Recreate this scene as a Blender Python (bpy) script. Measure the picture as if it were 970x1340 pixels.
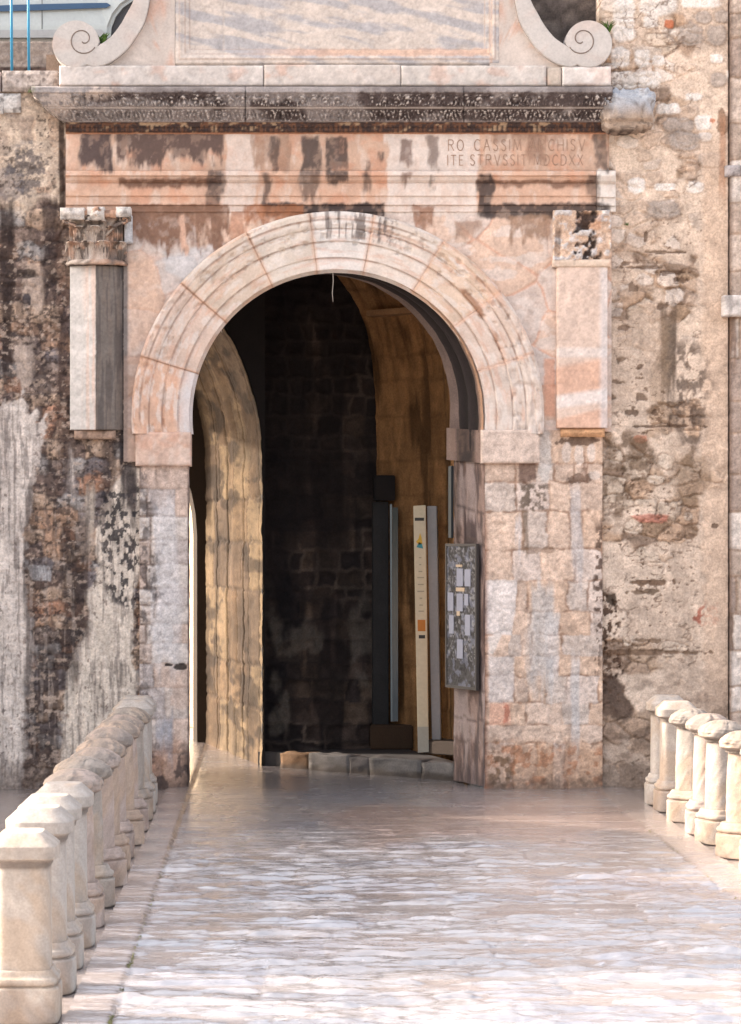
import bpy, bmesh, math, random
import numpy as np
from mathutils import Vector
for o in list(bpy.data.objects): bpy.data.objects.remove(o)
S = bpy.context.scene
COL = S.collection
R = math.radians
# ------------------------------------------------------------------ camera
D, H, FP = 28.0, 331/120.0, 3360.0        # distance of the gate wall, eye height, focal length in photo pixels
cam = bpy.data.objects.new("camera", bpy.data.cameras.new("camera")); COL.objects.link(cam)
cam.location = (0, -D, H); cam.rotation_euler = (R(90), 0, 0)
cam.data.sensor_width = 36; cam.data.lens = 36*FP/1340
cam.data.shift_x = (485-365)/1340; cam.data.shift_y = (700-670)/1340
cam.data.clip_start = 0.5; cam.data.clip_end = 900
cam.data.dof.use_dof = True; cam.data.dof.focus_distance = 27.8; cam.data.dof.aperture_fstop = 6.3
S.camera = cam
# ------------------------------------------------------------------ light
SUN_EL, SUN_BACK = 28.0, 10.0              # elevation; angle of the sun behind the wall plane, on the left
w = bpy.data.worlds.new("World"); S.world = w; w.use_nodes = True
nt = w.node_tree; nt.nodes.clear()
sky = nt.nodes.new("ShaderNodeTexSky"); sky.sky_type = 'NISHITA'; sky.sun_disc = False
sky.sun_elevation = R(SUN_EL); sky.sun_rotation = R(-(90-SUN_BACK)); sky.air_density = 1.0; sky.dust_density = 5.0; sky.ozone_density = 1.0
hs = nt.nodes.new("ShaderNodeHueSaturation"); hs.inputs['Saturation'].default_value = 0.52
mx = nt.nodes.new("ShaderNodeMix"); mx.data_type = 'RGBA'; mx.blend_type = 'MULTIPLY'; mx.inputs[0].default_value = 1
mx.inputs[7].default_value = (1.0, .965, .93, 1)
bg = nt.nodes.new("ShaderNodeBackground"); bg.inputs[1].default_value = 0.15
wo = nt.nodes.new("ShaderNodeOutputWorld")
nt.links.new(sky.outputs[0], hs.inputs['Color']); nt.links.new(hs.outputs[0], mx.inputs[6])
nt.links.new(mx.outputs[2], bg.inputs[0]); nt.links.new(bg.outputs[0], wo.inputs[0])
sl = bpy.data.lights.new("sun", 'SUN'); sl.energy = 2.0; sl.angle = R(0.6); sl.color = (1, .91, .79)
so = bpy.data.objects.new("sun", sl); COL.objects.link(so)
tosun = Vector((-math.cos(R(SUN_BACK))*math.cos(R(SUN_EL)), math.sin(R(SUN_BACK))*math.cos(R(SUN_EL)), math.sin(R(SUN_EL))))
so.rotation_euler = tosun.to_track_quat('Z', 'Y').to_euler(); so.location = (-20, 5, 20)
vs = S.view_settings
vs.view_transform = 'Standard'; vs.look = 'None'; vs.exposure = 2.38; vs.gamma = 1; vs.use_curve_mapping = False

# ------------------------------------------------------------------ numpy noise
def _h(ix, iy, s):
    ix = ix.astype(np.int64); iy = iy.astype(np.int64)
    n = (ix*374761393 + iy*668265263 + s*1274126177) & 0xFFFFFFFF
    n = ((n ^ (n >> 13))*1274126177) & 0xFFFFFFFF
    n = ((n ^ (n >> 16))*2246822519) & 0xFFFFFFFF
    return ((n ^ (n >> 15)) & 0xFFFFFF)/float(0x1000000)
def vn(x, y, s=0):
    x0 = np.floor(x); y0 = np.floor(y); fx = x-x0; fy = y-y0
    fx = fx*fx*fx*(fx*(fx*6-15)+10); fy = fy*fy*fy*(fy*(fy*6-15)+10)
    a = _h(x0, y0, s); b = _h(x0+1, y0, s); c = _h(x0, y0+1, s); d = _h(x0+1, y0+1, s)
    return (a*(1-fx)+b*fx)*(1-fy)+(c*(1-fx)+d*fx)*fy
def fbm(x, y, o=4, s=0):
    t = 0; a = .5; n = 0
    for i in range(o):
        t = t+a*vn(x, y, s+i*17); n += a; a *= .52; x = x*2.03+3.1; y = y*2.03+1.7
    return t/n
def worley(x, y, s=0, jit=.9):
    x0 = np.floor(x); y0 = np.floor(y)
    f1 = np.full(x.shape, 9.); f2 = np.full(x.shape, 9.); idd = np.zeros(x.shape)
    for i in (-1, 0, 1):
        for j in (-1, 0, 1):
            cx = x0+i; cy = y0+j
            px = cx+.5+(_h(cx, cy, s)-.5)*jit; py = cy+.5+(_h(cx, cy, s+5)-.5)*jit
            d = np.maximum(abs(px-x), abs(py-y))*.45+np.hypot(px-x, py-y)*.55
            r = _h(cx, cy, s+9); c = d < f1
            f2 = np.where(c, f1, np.minimum(f2, d)); idd = np.where(c, r, idd); f1 = np.where(c, d, f1)
    return f1, f2, idd
def ss(a, b, x):
    t = np.clip((x-a)/(b-a), 0, 1); return t*t*(3-2*t)
def lin(c): c = c/255.; return c/12.92 if c <= .04045 else ((c+.055)/1.055)**2.4
def C(r, g, b, k=1.3): return np.array([lin(r)/k, lin(g)/k, lin(b)/k])
def mix(col, c, m): return col*(1-m[..., None])+np.asarray(c)*m[..., None]
def poly(px, py, pts, amp=6, sc=14, soft=1.5, s=3):
    n = (fbm(px/sc, py/sc, 4, s)-.5)*2*amp
    q = np.array(pts, float); d = np.full(px.shape, 1e9); ins = np.zeros(px.shape, bool)
    for i in range(len(q)):
        ax, ay = q[i]; bx, by = q[(i+1) % len(q)]
        ex, ey = bx-ax, by-ay; L = ex*ex+ey*ey+1e-9
        t = np.clip(((px-ax)*ex+(py-ay)*ey)/L, 0, 1)
        d = np.minimum(d, np.hypot(px-ax-t*ex, py-ay-t*ey))
        if ay != by:
            c = (ay > py) != (by > py)
            ins ^= c & (px < (bx-ax)*(py-ay)/(by-ay)+ax)
    return ss(-soft, soft, np.where(ins, d, -d)+n)
def streak(px, py, cx, y0, y1, wd, s=0, edge=.35, fade=40):
    wx = (fbm(px/9, py/60, 3, s+50)-.5)*wd*1.3
    m = 1-ss(1-edge, 1+edge, abs(px-cx+wx)/wd)
    n = (fbm(px/5, py/40, 3, s+70)-.5)*fade*1.6
    return m*ss(y0-fade*.3, y0+fade*.3, py+n*.4)*(1-ss(y1-fade, y1+fade*.5, py+n))
def blob(px, py, cx, cy, rx, ry, s=0, p=2.6, rag=.35, soft=.14):
    n = (fbm(px/7, py/7, 3, s+33)-.5)*rag*2
    d = (abs((px-cx)/rx)**p+abs((py-cy)/ry)**p)**(1/p)+n
    return 1-ss(1-soft, 1+soft, d)
def courses(px, py, rows, seed=0, warp=3.0):
    """rows: list of (ytop, ybot, [joints]) -> distance to joint (px), random id per block"""
    wx = px+(fbm(px/16, py/16, 3, seed+1)-.5)*2*warp; wy = py+(fbm(px/18, py/18, 3, seed+2)-.5)*2*warp
    d = np.full(px.shape, 99.); idd = np.zeros(px.shape)
    for k, (a, b, js) in enumerate(rows):
        m = (wy >= a) & (wy < b)
        if not m.any(): continue
        X = wx[m]; Y = wy[m]; J = np.array(sorted(js), float)
        i = np.searchsorted(J, X)
        lo = np.where(i > 0, X-J[np.clip(i-1, 0, len(J)-1)], 99); hi = np.where(i < len(J), J[np.clip(i, 0, len(J)-1)]-X, 99)
        d[m] = np.minimum(np.minimum(lo, hi), np.minimum(Y-a, b-Y))
        idd[m] = _h(i+0., np.full(i.shape, k+0.), seed+3)
    return d, idd
def auto_rows(y0, y1, x0, x1, h, wd, seed, jit=.35):
    rng = random.Random(seed); rows = []; y = y0
    while y < y1:
        hh = h*(1+rng.uniform(-jit, jit)); x = x0+rng.uniform(0, wd); js = []
        while x < x1: js.append(x); x += wd*(1+rng.uniform(-.45, .6))
        rows.append((y, y+hh, js)); y += hh
    return rows
def pal(idd, cs):
    cs = np.array(cs); i = np.clip((idd*len(cs)).astype(int), 0, len(cs)-1); return cs[i]

# ------------------------------------------------------------------ materials
def new_mat(name): m = bpy.data.materials.new(name); m.use_nodes = True; return m, m.node_tree, m.node_tree.nodes['Principled BSDF']
def stone_mat(name, rough=.85, bump=.25, scale=55, var=.22, spec=.25, color=None, bdist=.006):
    m, t, b = new_mat(name)
    if color is None:
        a = t.nodes.new("ShaderNodeAttribute"); a.attribute_name = 'Col'; csrc = a.outputs['Color']
    else:
        a = t.nodes.new("ShaderNodeRGB"); a.outputs[0].default_value = (*color, 1); csrc = a.outputs[0]
    tc = t.nodes.new("ShaderNodeTexCoord")
    n = t.nodes.new("ShaderNodeTexNoise"); n.inputs['Scale'].default_value = scale; n.inputs['Detail'].default_value = 8; n.inputs['Roughness'].default_value = .65
    n2 = t.nodes.new("ShaderNodeTexNoise"); n2.inputs['Scale'].default_value = 5; n2.inputs['Detail'].default_value = 6
    t.links.new(tc.outputs['Object'], n.inputs['Vector']); t.links.new(tc.outputs['Object'], n2.inputs['Vector'])
    def ramp(src, lo, hi):
        r = t.nodes.new("ShaderNodeMapRange"); r.inputs[1].default_value = .3; r.inputs[2].default_value = .7
        r.inputs[3].default_value = lo; r.inputs[4].default_value = hi; t.links.new(src, r.inputs[0]); return r.outputs[0]
    mul = t.nodes.new("ShaderNodeMath"); mul.operation = 'MULTIPLY'
    t.links.new(ramp(n.outputs[0], 1-var, 1+var), mul.inputs[0]); t.links.new(ramp(n2.outputs[0], 1-var*.6, 1+var*.6), mul.inputs[1])
    vm = t.nodes.new("ShaderNodeVectorMath"); vm.operation = 'SCALE'
    t.links.new(csrc, vm.inputs[0]); t.links.new(mul.outputs[0], vm.inputs['Scale']); t.links.new(vm.outputs[0], b.inputs['Base Color'])
    bp = t.nodes.new("ShaderNodeBump"); bp.inputs['Strength'].default_value = bump; bp.inputs['Distance'].default_value = bdist
    t.links.new(n.outputs[0], bp.inputs['Height']); t.links.new(bp.outputs[0], b.inputs['Normal'])
    b.inputs['Roughness'].default_value = rough; b.inputs['Specular IOR Level'].default_value = spec
    return m
def flat_mat(name, color, rough=.5, metal=0, spec=.5, coat=0):
    m = stone_mat(name, rough, .08, 25, .07, spec, color, .002)
    b = m.node_tree.nodes['Principled BSDF']; b.inputs['Metallic'].default_value = metal; b.inputs['Coat Weight'].default_value = coat
    return m
M_STONE = stone_mat('weathered_stone')
M_MARBLE = stone_mat('old_marble', .6, .12, 40, .10, .35)
M_RUBBLE = stone_mat('rubble_stone', .92, .45, 45, .26, .15)
M_BOLL = stone_mat('bollard_stone', .75, .28, 70, .16, .3)

# ------------------------------------------------------------------ object helpers
def tag(o, label=None, cat=None, group=None, kind=None):
    if label: o['label'] = label
    if cat: o['category'] = cat
    if group: o['group'] = group
    if kind: o['kind'] = kind
    return o
def empty(name, loc=(0, 0, 0), label=None, cat=None, group=None, rz=0):
    o = bpy.data.objects.new(name, None); COL.objects.link(o); o.location = loc; o.rotation_euler = (0, 0, rz); o.empty_display_size = .2
    return tag(o, label, cat, group)
def link(name, me, mat, parent=None):
    o = bpy.data.objects.new(name, me); COL.objects.link(o)
    if mat: me.materials.append(mat)
    if parent: o.parent = parent
    return o
def raw(name, V, F, mat, parent=None, col=None, smooth=True):
    """V (n,3); F list of arrays of quads"""
    me = bpy.data.meshes.new(name)
    V = np.asarray(V, np.float32); F = np.asarray(F, np.int32)
    me.vertices.add(len(V)); me.vertices.foreach_set('co', V.ravel())
    k = F.shape[1]
    me.loops.add(F.size); me.loops.foreach_set('vertex_index', F.ravel())
    me.polygons.add(len(F)); me.polygons.foreach_set('loop_start', np.arange(0, F.size, k, dtype=np.int32))
    me.polygons.foreach_set('use_smooth', np.full(len(F), smooth))
    me.update(calc_edges=True); me.validate()
    if col is not None:
        a = me.attributes.new('Col', 'FLOAT_COLOR', 'POINT')
        c = np.ones((len(V), 4), np.float32); c[:, :3] = np.clip(col, .004, .9); a.data.foreach_set('color', c.ravel())
    return link(name, me, mat, parent)
def quads(nu, nv, mask=None, flip=False, closed=False):
    i, j = np.meshgrid(np.arange(nu if closed else nu-1), np.arange(nv-1), indexing='ij')
    a = i*nv+j; b = ((i+1) % nu)*nv+j
    q = np.stack([a, b, b+1, a+1], -1)
    if flip: q = q[..., ::-1]
    if mask is not None: q = q[mask]
    return q.reshape(-1, 4)
def sheet(name, xs, ys, paint, mat, parent=None, d0=0., thick=None, mask=None, smooth=True):
    """a wall face: xs, ys are photo-pixel coordinates on the wall plane (120 to the metre); paint -> colour, relief"""
    px, py = np.meshgrid(xs, ys, indexing='ij')
    col, dsp = paint(px, py)
    gr = .85 if mat is not M_MARBLE else .6
    if paint is paint_right: gr = .60
    hf = fbm(px/3.1, py/3.1, 3, 1901)-.5; mf = fbm(px/8, py/8, 4, 1905)-.5
    col = col*np.clip(1+gr*(.55*hf+.55*mf), .2, 1.6)[..., None]; dsp = dsp+gr*(.010*hf+.016*mf)
    P = np.stack([(px-365)/120, -(d0+dsp), H-(py-700)/120], -1)
    nu, nv = px.shape
    fm = None
    if mask is not None:
        mk = mask(px, py); fm = mk[:-1, :-1] & mk[1:, :-1] & mk[:-1, 1:] & mk[1:, 1:]
    F = quads(nu, nv, fm, flip=True); V = P.reshape(-1, 3); c = col.reshape(-1, 3)
    if thick:
        idx = np.arange(nu*nv).reshape(nu, nv)
        loop = np.concatenate([idx[:-1, 0], idx[-1, :-1], idx[:0:-1, -1], idx[0, :0:-1]])
        B = V[loop].copy(); B[:, 1] = thick
        n0 = len(V); k = len(loop); l2 = n0+np.arange(k)
        Q = np.stack([loop, np.roll(loop, -1), np.roll(l2, -1), l2], -1)
        c4 = [n0, n0+nu-1, n0+nu-1+nv-1, n0+2*(nu-1)+nv-1]
        V = np.concatenate([V, B]); c = np.concatenate([c, c[loop]])
        F = np.concatenate([F, Q, np.array([c4])])
    return raw(name, V, F, mat, parent, c, smooth)
def rng_px(a, b, step): return np.linspace(a, b, max(2, int(round((b-a)/step))+1))
def Wp(px, py, Y=0.):
    k = (D+Y)/FP; return Vector(((px-365)*k, Y, H-(py-700)*k))
def bm_obj(name, bm, mat, parent=None, smooth=False, bevel=0, seg=2):
    bmesh.ops.recalc_face_normals(bm, faces=bm.faces)
    if bevel: bmesh.ops.bevel(bm, geom=[e for e in bm.edges if e.calc_length() > bevel*2.5], offset=bevel, segments=seg, affect='EDGES', clamp_overlap=True)
    me = bpy.data.meshes.new(name); bm.to_mesh(me); bm.free()
    if smooth:
        for p in me.polygons: p.use_smooth = True
    return link(name, me, mat, parent)
def add_box(bm, x0, x1, y0, y1, z0, z1):
    v = [bm.verts.new(p) for p in ((x0, y0, z0), (x1, y0, z0), (x1, y1, z0), (x0, y1, z0), (x0, y0, z1), (x1, y0, z1), (x1, y1, z1), (x0, y1, z1))]
    for f in ((0, 3, 2, 1), (4, 5, 6, 7), (0, 1, 5, 4), (1, 2, 6, 5), (2, 3, 7, 6), (3, 0, 4, 7)): bm.faces.new([v[i] for i in f])
def add_prism(bm, pts, off):
    """pts: list of Vectors (planar loop), extruded by vector off"""
    a = [bm.verts.new(p) for p in pts]; b = [bm.verts.new(p+off) for p in pts]; n = len(pts)
    bm.faces.new(a).normal_update(); bm.faces.new(b[::-1]).normal_update()
    for i in range(n): bm.faces.new((a[i], b[i], b[(i+1) % n], a[(i+1) % n]))
def add_tube(bm, pts, r, n=8, taper=None):
    pts = [Vector(p) for p in pts]; rings = []
    for i, p in enumerate(pts):
        t = (pts[min(i+1, len(pts)-1)]-pts[max(i-1, 0)]).normalized()
        u = t.orthogonal().normalized(); v = t.cross(u); rr = r if taper is None else r*(1+(taper-1)*i/(len(pts)-1))
        rings.append([bm.verts.new(p+(u*math.cos(2*math.pi*k/n)+v*math.sin(2*math.pi*k/n))*rr) for k in range(n)])
    for a, b in zip(rings, rings[1:]):
        for k in range(n): bm.faces.new((a[k], a[(k+1) % n], b[(k+1) % n], b[k]))
    bm.faces.new(rings[0][::-1]); bm.faces.new(rings[-1])
def colour_mesh(o, fn):
    """give a mesh object its vertex colours: fn(px, py, co) with wall-plane photo pixels"""
    me = o.data; n = len(me.vertices); co = np.empty(n*3, np.float32); me.vertices.foreach_get('co', co); co = co.reshape(-1, 3)
    if o.parent: co = co+np.array(o.parent.location)
    px = co[:, 0]*120+365; py = 700-(co[:, 2]-H)*120
    c = np.ones((n, 4), np.float32); c[:, :3] = np.clip(fn(px, py, co), .004, .9)
    a = me.attributes.new('Col', 'FLOAT_COLOR', 'POINT'); a.data.foreach_set('color', c.ravel()); return o
def dense_box(name, px0, px1, py0, py1, d0, d1, mat, parent, fn, step=2.5, rough=.004, bev=.012):
    """a worn stone block: front face a dense displaced sheet with rounded edges, sides and back closed"""
    xs = rng_px(px0, px1, step); ys = rng_px(py0, py1, step)
    def paint(px, py):
        e = np.minimum(np.minimum(px-px0, px1-px), np.minimum(py-py0, py1-py))/120
        r = (fbm(px/20, py/20, 4, 7)-.5)*rough*2-bev*(1-ss(0, bev*1.6, e))
        return fn(px, py), r
    return sheet(name, xs, ys, paint, mat, parent, d0=d1, thick=-d0)

# ------------------------------------------------------------------ painting of the masonry (stains, patches, stones: fixed to the wall)
DARK = C(58, 47, 44); BROWN = C(120, 88, 70); LICH = C(70, 62, 60)
def paint_left(px, py):
    f = fbm(px/30, py/30, 5, 11); g = fbm(px/5, py/5, 3, 12)
    d, idd = courses(px, py, auto_rows(90, 1060, -1500, 260, 21, 30, 4), 21, 8)
    col = pal(idd, [C(150, 132, 122), C(136, 116, 106), C(170, 138, 116), C(120, 110, 110), C(164, 124, 102), C(152, 144, 140), C(118, 100, 92), C(178, 152, 132)])
    col = col*(.62+.76*g)[..., None]
    j = 1-ss(.6, 3.2, d+(g-.5)*3)
    col = mix(col, C(105, 90, 84), j*.65)
    dsp = .016*ss(0, 7, d)+.030*(fbm(px/9, py/9, 4, 13)-.5)+.02*(idd-.5)
    # old render over the masonry
    pm = np.zeros(px.shape)
    def patch(m, c, h=.014, dep=.8):
        nonlocal col, dsp, pm
        pm = np.maximum(pm, m)
        cc = np.asarray(c)*(.80+.40*fbm(px/22, py/38, 5, 91))[..., None]
        col = mix(col, cc, m); dsp = dsp*(1-m*dep)+m*(h+.012*(fbm(px/40, py/40, 4, 15)-.5)+.004*(fbm(px/7, py/7, 3, 18)-.5))
    lt = C(204, 191, 182, 1.22); lt2 = C(208, 193, 179, 1.22)
    patch(poly(px, py, [(-1500, 120), (84, 120), (84, 268), (62, 262), (30, 282), (-10, 270), (-1500, 300)], 16, 26, 6, 5)*(.55+.45*ss(.35, .55, fbm(px/18, py/18, 4, 61))), C(196, 176, 158), .015, .5)
    patch(poly(px, py, [(-1500, 560), (-30, 545), (8, 520), (20, 548), (45, 540), (52, 560), (44, 640), (36, 700), (36, 790), (42, 850), (36, 930), (40, 985), (26, 1040), (-1500, 1040)], 11, 17, 3, 6), lt)
    patch(poly(px, py, [(18, 452), (46, 452), (44, 500), (30, 510), (22, 490)], 5, 9, 2, 7), C(178, 160, 148), .008)
    patch(poly(px, py, [(8, 530), (30, 515), (38, 530), (34, 560), (60, 545), (57, 575), (46, 600), (10, 600)], 7, 10, 2, 8), lt, .01)
    patch(poly(px, py, [(140, 652), (156, 622), (172, 612), (196, 612), (190, 700), (176, 790), (175, 850), (182, 930), (186, 1040), (76, 1040), (82, 960), (88, 890), (97, 850), (111, 832), (113, 772), (129, 757), (127, 700)], 8, 13, 2.5, 9), lt2, .016)
    patch(streak(px, py, 92, 590, 640, 6, 3)*.8, lt, .006)
    patch(streak(px, py, 118, 640, 730, 7, 4)*.8, C(190, 175, 160), .008)
    patch(poly(px, py, [(38, 739), (68, 740), (66, 760), (40, 760)], 2, 8, 1, 5), C(176, 172, 172), .02)
    patch(poly(px, py, [(34, 345), (58, 345), (62, 400), (48, 410), (30, 390)], 9, 10, 3, 19)*.8, C(182, 162, 148), .01, .4)
    # stains
    def st(m, c=DARK, k=.85):
        nonlocal col; col = mix(col, c, np.clip(m, 0, 1)*k)
    st(streak(px, py, 9, 270, 500, 10, 1), DARK, .9); st(streak(px, py, 66, 258, 400, 10, 2), C(66, 54, 52), .85)
    st(streak(px, py, 84, 300, 640, 9, 5), C(92, 72, 64), .75); st(streak(px, py, 167, 330, 690, 11, 6), C(50, 44, 46), .92)
    st(streak(px, py, 50, 420, 520, 12, 12), C(70, 60, 60), .55); st(streak(px, py, 142, 560, 690, 10, 13), C(78, 66, 62), .7)
    st(streak(px, py, 40, 640, 1010, 8, 8), C(64, 54, 52), .6); st(streak(px, py, 92, 690, 900, 10, 9), C(62, 52, 50), .75)
    st(streak(px, py, 62, 830, 1000, 18, 10), C(66, 54, 50), .7); st(streak(px, py, 108, 680, 850, 9, 11), C(74, 60, 54), .8)
    st(blob(px, py, 34, 220, 26, 34, 4)*ss(.42, .6, fbm(px/8, py/8, 4, 31)), C(88, 82, 84), .8)
    st(blob(px, py, 10, 240, 24, 22, 5), C(96, 92, 98), .5); st(blob(px, py, 34, 358, 15, 6, 6), C(44, 36, 34), .8); st(blob(px, py, 36, 392, 6, 9, 7), C(44, 46, 58), .85)
    sp = ss(.63, .70, fbm(px/4.5, py/4.5, 3, 44))
    st(sp*ss(.38, .55, fbm(px/30, py/30, 3, 45))*((py < 300)*1.)*.9, C(86, 74, 68))
    li = ss(.52, .60, fbm(px/5, py/8, 4, 46))*poly(px, py, [(128, 640), (186, 640), (184, 800), (150, 790), (130, 730)], 8, 14, 6, 12)
    st(li, C(48, 46, 50), .9); dsp = dsp-li*.006
    sp2 = ss(.68, .75, fbm(px/4, py/6, 3, 47))*ss(.45, .6, fbm(px/26, py/60, 3, 49)); st(sp2*(py > 560), C(110, 92, 86), .7)
    st(ss(.54, .66, fbm(px/9, py/70, 5, 48))*ss(250, 330, py)*(1-.9*pm), C(74, 62, 58), .5); st(ss(.56, .66, fbm(px/6+9, py/70, 4, 51))*(py > 300)*(px < 160)*(1-pm)*ss(560, 640, py), C(176, 160, 150), .35); st(ss(.60, .68, fbm(px/7, py/6, 4, 53))*(1-pm)*ss(290, 330, py), C(190, 168, 152), .55); st(ss(.58, .68, fbm(px/6, py/5, 4, 54))*(1-pm)*ss(290, 330, py), C(52, 44, 44), .7); st(streak(px, py, 81, 150, 290, 3.5, 55), C(62, 48, 42), .9)
    st(ss(.54, .68, fbm(px/5+3, py/75, 4, 57))*pm*ss(500, 560, py), C(140, 126, 120), .35); st(ss(.60, .66, fbm(px/4+8, py/40, 4, 58))*pm*ss(500, 560, py), C(84, 74, 72), .45)
    st(ss(975, 1036, py+(f-.5)*60), C(92, 76, 68), .75)
    dsp = np.where((px > 158) & (py < 612), np.minimum(dsp, .0), dsp)
    return col, dsp
ROWS_JL = [(600, 640, [150, 205]), (640, 676, [170, 193, 230]), (676, 706, [176, 197]), (706, 738, [172, 198, 228]), (738, 770, [178, 192]), (770, 792, [176, 205]), (792, 816, [183, 214]),
           (816, 842, [178, 191, 226]), (842, 868, [174, 199]), (868, 900, [180, 202]), (900, 940, [178, 216]), (940, 984, [182, 205, 226]), (984, 1040, [176, 213])]
def paint_jl(px, py):
    g = fbm(px/5, py/5, 3, 112); f = fbm(px/28, py/28, 4, 113)
    d, idd = courses(px, py, ROWS_JL, 31, 2.2)
    col = pal(idd, [C(200, 184, 174), C(192, 172, 160), C(205, 192, 184), C(204, 180, 166), C(190, 176, 170)])*(.84+.32*g)[..., None]
    edge = ss(214, 186, px+(f-.5)*40)
    j = 1-ss(.4, 2.4, d+(g-.5)*2); col = mix(col, C(130, 110, 98), j*(.28+.6*edge))
    dsp = .014*ss(0, 5, d)*(.35+edge)+.010*(fbm(px/12, py/12, 4, 114)-.5)-.015*edge*ss(.5, .7, g)
    col = mix(col, C(214, 208, 208), streak(px, py, 218, 660, 870, 16, 21)*.6)
    col = mix(col, C(88, 78, 76), ss(.50, .64, fbm(px/7, py/12, 4, 115))*edge*.75)
    col = mix(col, C(206, 176, 158), blob(px, py, 236, 912, 12, 16, 3)*.5)
    h = blob(px, py, 237, 872, 9, 4.5, 5)+blob(px, py, 222, 870, 5, 2, 6); col = mix(col, C(40, 32, 30), np.clip(h, 0, 1)*.9); dsp = dsp-h*.02
    b = ss(960, 992, py+(f-.5)*30); col = mix(col, C(150, 104, 74), b*.7); col = mix(col, C(70, 58, 56), b*ss(.48, .62, fbm(px/9, py/16, 4, 116))*.85)
    col = mix(col, C(56, 48, 48), ss(236, 246, px)*ss(960, 990, py)*.7)
    col = mix(col, C(168, 166, 172), streak(px, py, 217, 940, 985, 9, 22)*.8)
    col = mix(col, C(70, 58, 54), ss(1008, 1034, py)*.6)
    return col, dsp
ROWS_JR = [(540, 606, [722]), (606, 631, [676, 702, 724, 750, 768]), (631, 669, [676, 718, 746, 790]), (669, 719, [684, 716, 745, 760, 788]), (719, 759, [670, 708, 752, 788]), (759, 800, [676, 690, 742, 770]), (800, 830, [669, 694, 731, 772]),
           (830, 858, [666, 681, 696, 735, 790]), (858, 884, [673, 694, 731]), (884, 919, [672, 691, 714, 742, 784]), (919, 948, [668, 687, 736, 770]), (948, 972, [685, 743, 790]), (972, 1040, [672, 702, 722, 740])]
def paint_jr(px, py):
    g = fbm(px/5, py/5, 3, 212); f = fbm(px/28, py/28, 4, 213)
    d, idd = courses(px, py, ROWS_JR, 41, 3.4)
    col = pal(idd, [C(212, 186, 168), C(204, 178, 160), C(214, 194, 182), C(218, 190, 170), C(202, 184, 172), C(210, 180, 158)])*(.84+.32*g)[..., None]
    vis = .15+.85*ss(.38, .62, fbm(px/26, py/26, 3, 214))
    j = (1-ss(.3, 2.6, d+(g-.5)*2.5))*vis; col = mix(col, C(150, 116, 94), j*.8)
    dsp = .008*ss(0, 4, d)*vis+.014*(fbm(px/13, py/13, 5, 215)-.5)+.006*(idd-.5)+.006*(g-.5)
    def a(m, c, k=.8):
        nonlocal col; col = mix(col, c, np.clip(m, 0, 1)*k)
    a(poly(px, py, [(634, 759), (676, 759), (674, 800), (669, 830), (634, 830)], 1.5, 9, 1.5), C(226, 214, 208), .85)
    a(poly(px, py, [(640, 858), (672, 860), (672, 919), (640, 919)], 2.5, 9, 2), C(212, 202, 198), .7); a(poly(px, py, [(638, 831), (655, 832), (646, 858), (638, 856)], 3, 9, 2), C(226, 214, 206), .8)
    a(poly(px, py, [(640, 920), (668, 920), (668, 948), (640, 948)], 1.5, 9, 1.5), C(222, 176, 152), .9)
    a(blob(px, py, 662, 935, 4, 12, 8, rag=.8), C(186, 110, 86), .7)
    a(streak(px, py, 708, 765, 905, 17, 31), C(196, 186, 180), .85); a(streak(px, py, 722, 800, 900, 7, 32), C(200, 196, 196), .55)
    a(streak(px, py, 754, 640, 780, 7, 33), C(192, 184, 182), .7); a(streak(px, py, 678, 680, 720, 4, 34), C(200, 198, 202), .6); a(streak(px, py, 752, 855, 1000, 5, 35), C(196, 190, 188), .7)
    a(streak(px, py, 742, 980, 1028, 5, 39), C(130, 116, 118), .8)
    a(blob(px, py, 690, 618, 11, 14, 9), C(96, 68, 58), .75); a(blob(px, py, 712, 596, 9, 35, 10, rag=.2), C(206, 198, 192), .7)
    a(poly(px, py, [(674, 632), (716, 634), (714, 668), (678, 668)], 7, 8, 4)*ss(.36, .6, fbm(px/6, py/6, 4, 216)), C(92, 76, 62), .85)
    a(streak(px, py, 687, 670, 722, 5, 36), C(104, 84, 66), .75); a(blob(px, py, 705, 720, 24, 4, 11, rag=.6), C(124, 98, 78), .6)
    a(blob(px, py, 755, 577, 26, 5, 12, rag=.8), C(86, 62, 48), .8); a(blob(px, py, 762, 626, 18, 6, 13, rag=.8), C(90, 66, 54), .75); a(streak(px, py, 764, 585, 640, 4, 37), C(130, 98, 80), .7)
    for (x, y, rx, ry) in ((757, 596, 6, 13), (774, 592, 5, 13), (741, 592, 6, 12), (778, 622, 7, 6)): a(blob(px, py, x, y, rx, ry, int(x)), C(220, 202, 190), .8)
    a(streak(px, py, 783, 680, 880, 6, 38)*ss(.45, .6, fbm(px/5, py/7, 4, 217)), C(90, 68, 56), .9)
    b = ss(962, 986, py+(f-.5)*24); a(b, C(188, 150, 122), .65)
    a(b*ss(.52, .68, fbm(px/10, py/10, 4, 218)), C(172, 118, 86), .7); a(poly(px, py, [(640, 974), (668, 974), (672, 1030), (636, 1030)], 6, 10, 4)*ss(.38, .6, fbm(px/7, py/7, 4, 219)), C(104, 76, 52), .8)
    a(ss(1008, 1030, py+(g-.5)*24), C(104, 86, 76), .7)
    e = ss(641, 634, px); a(e*ss(640, 700, py), C(150, 104, 82), .7)
    return col, dsp
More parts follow.
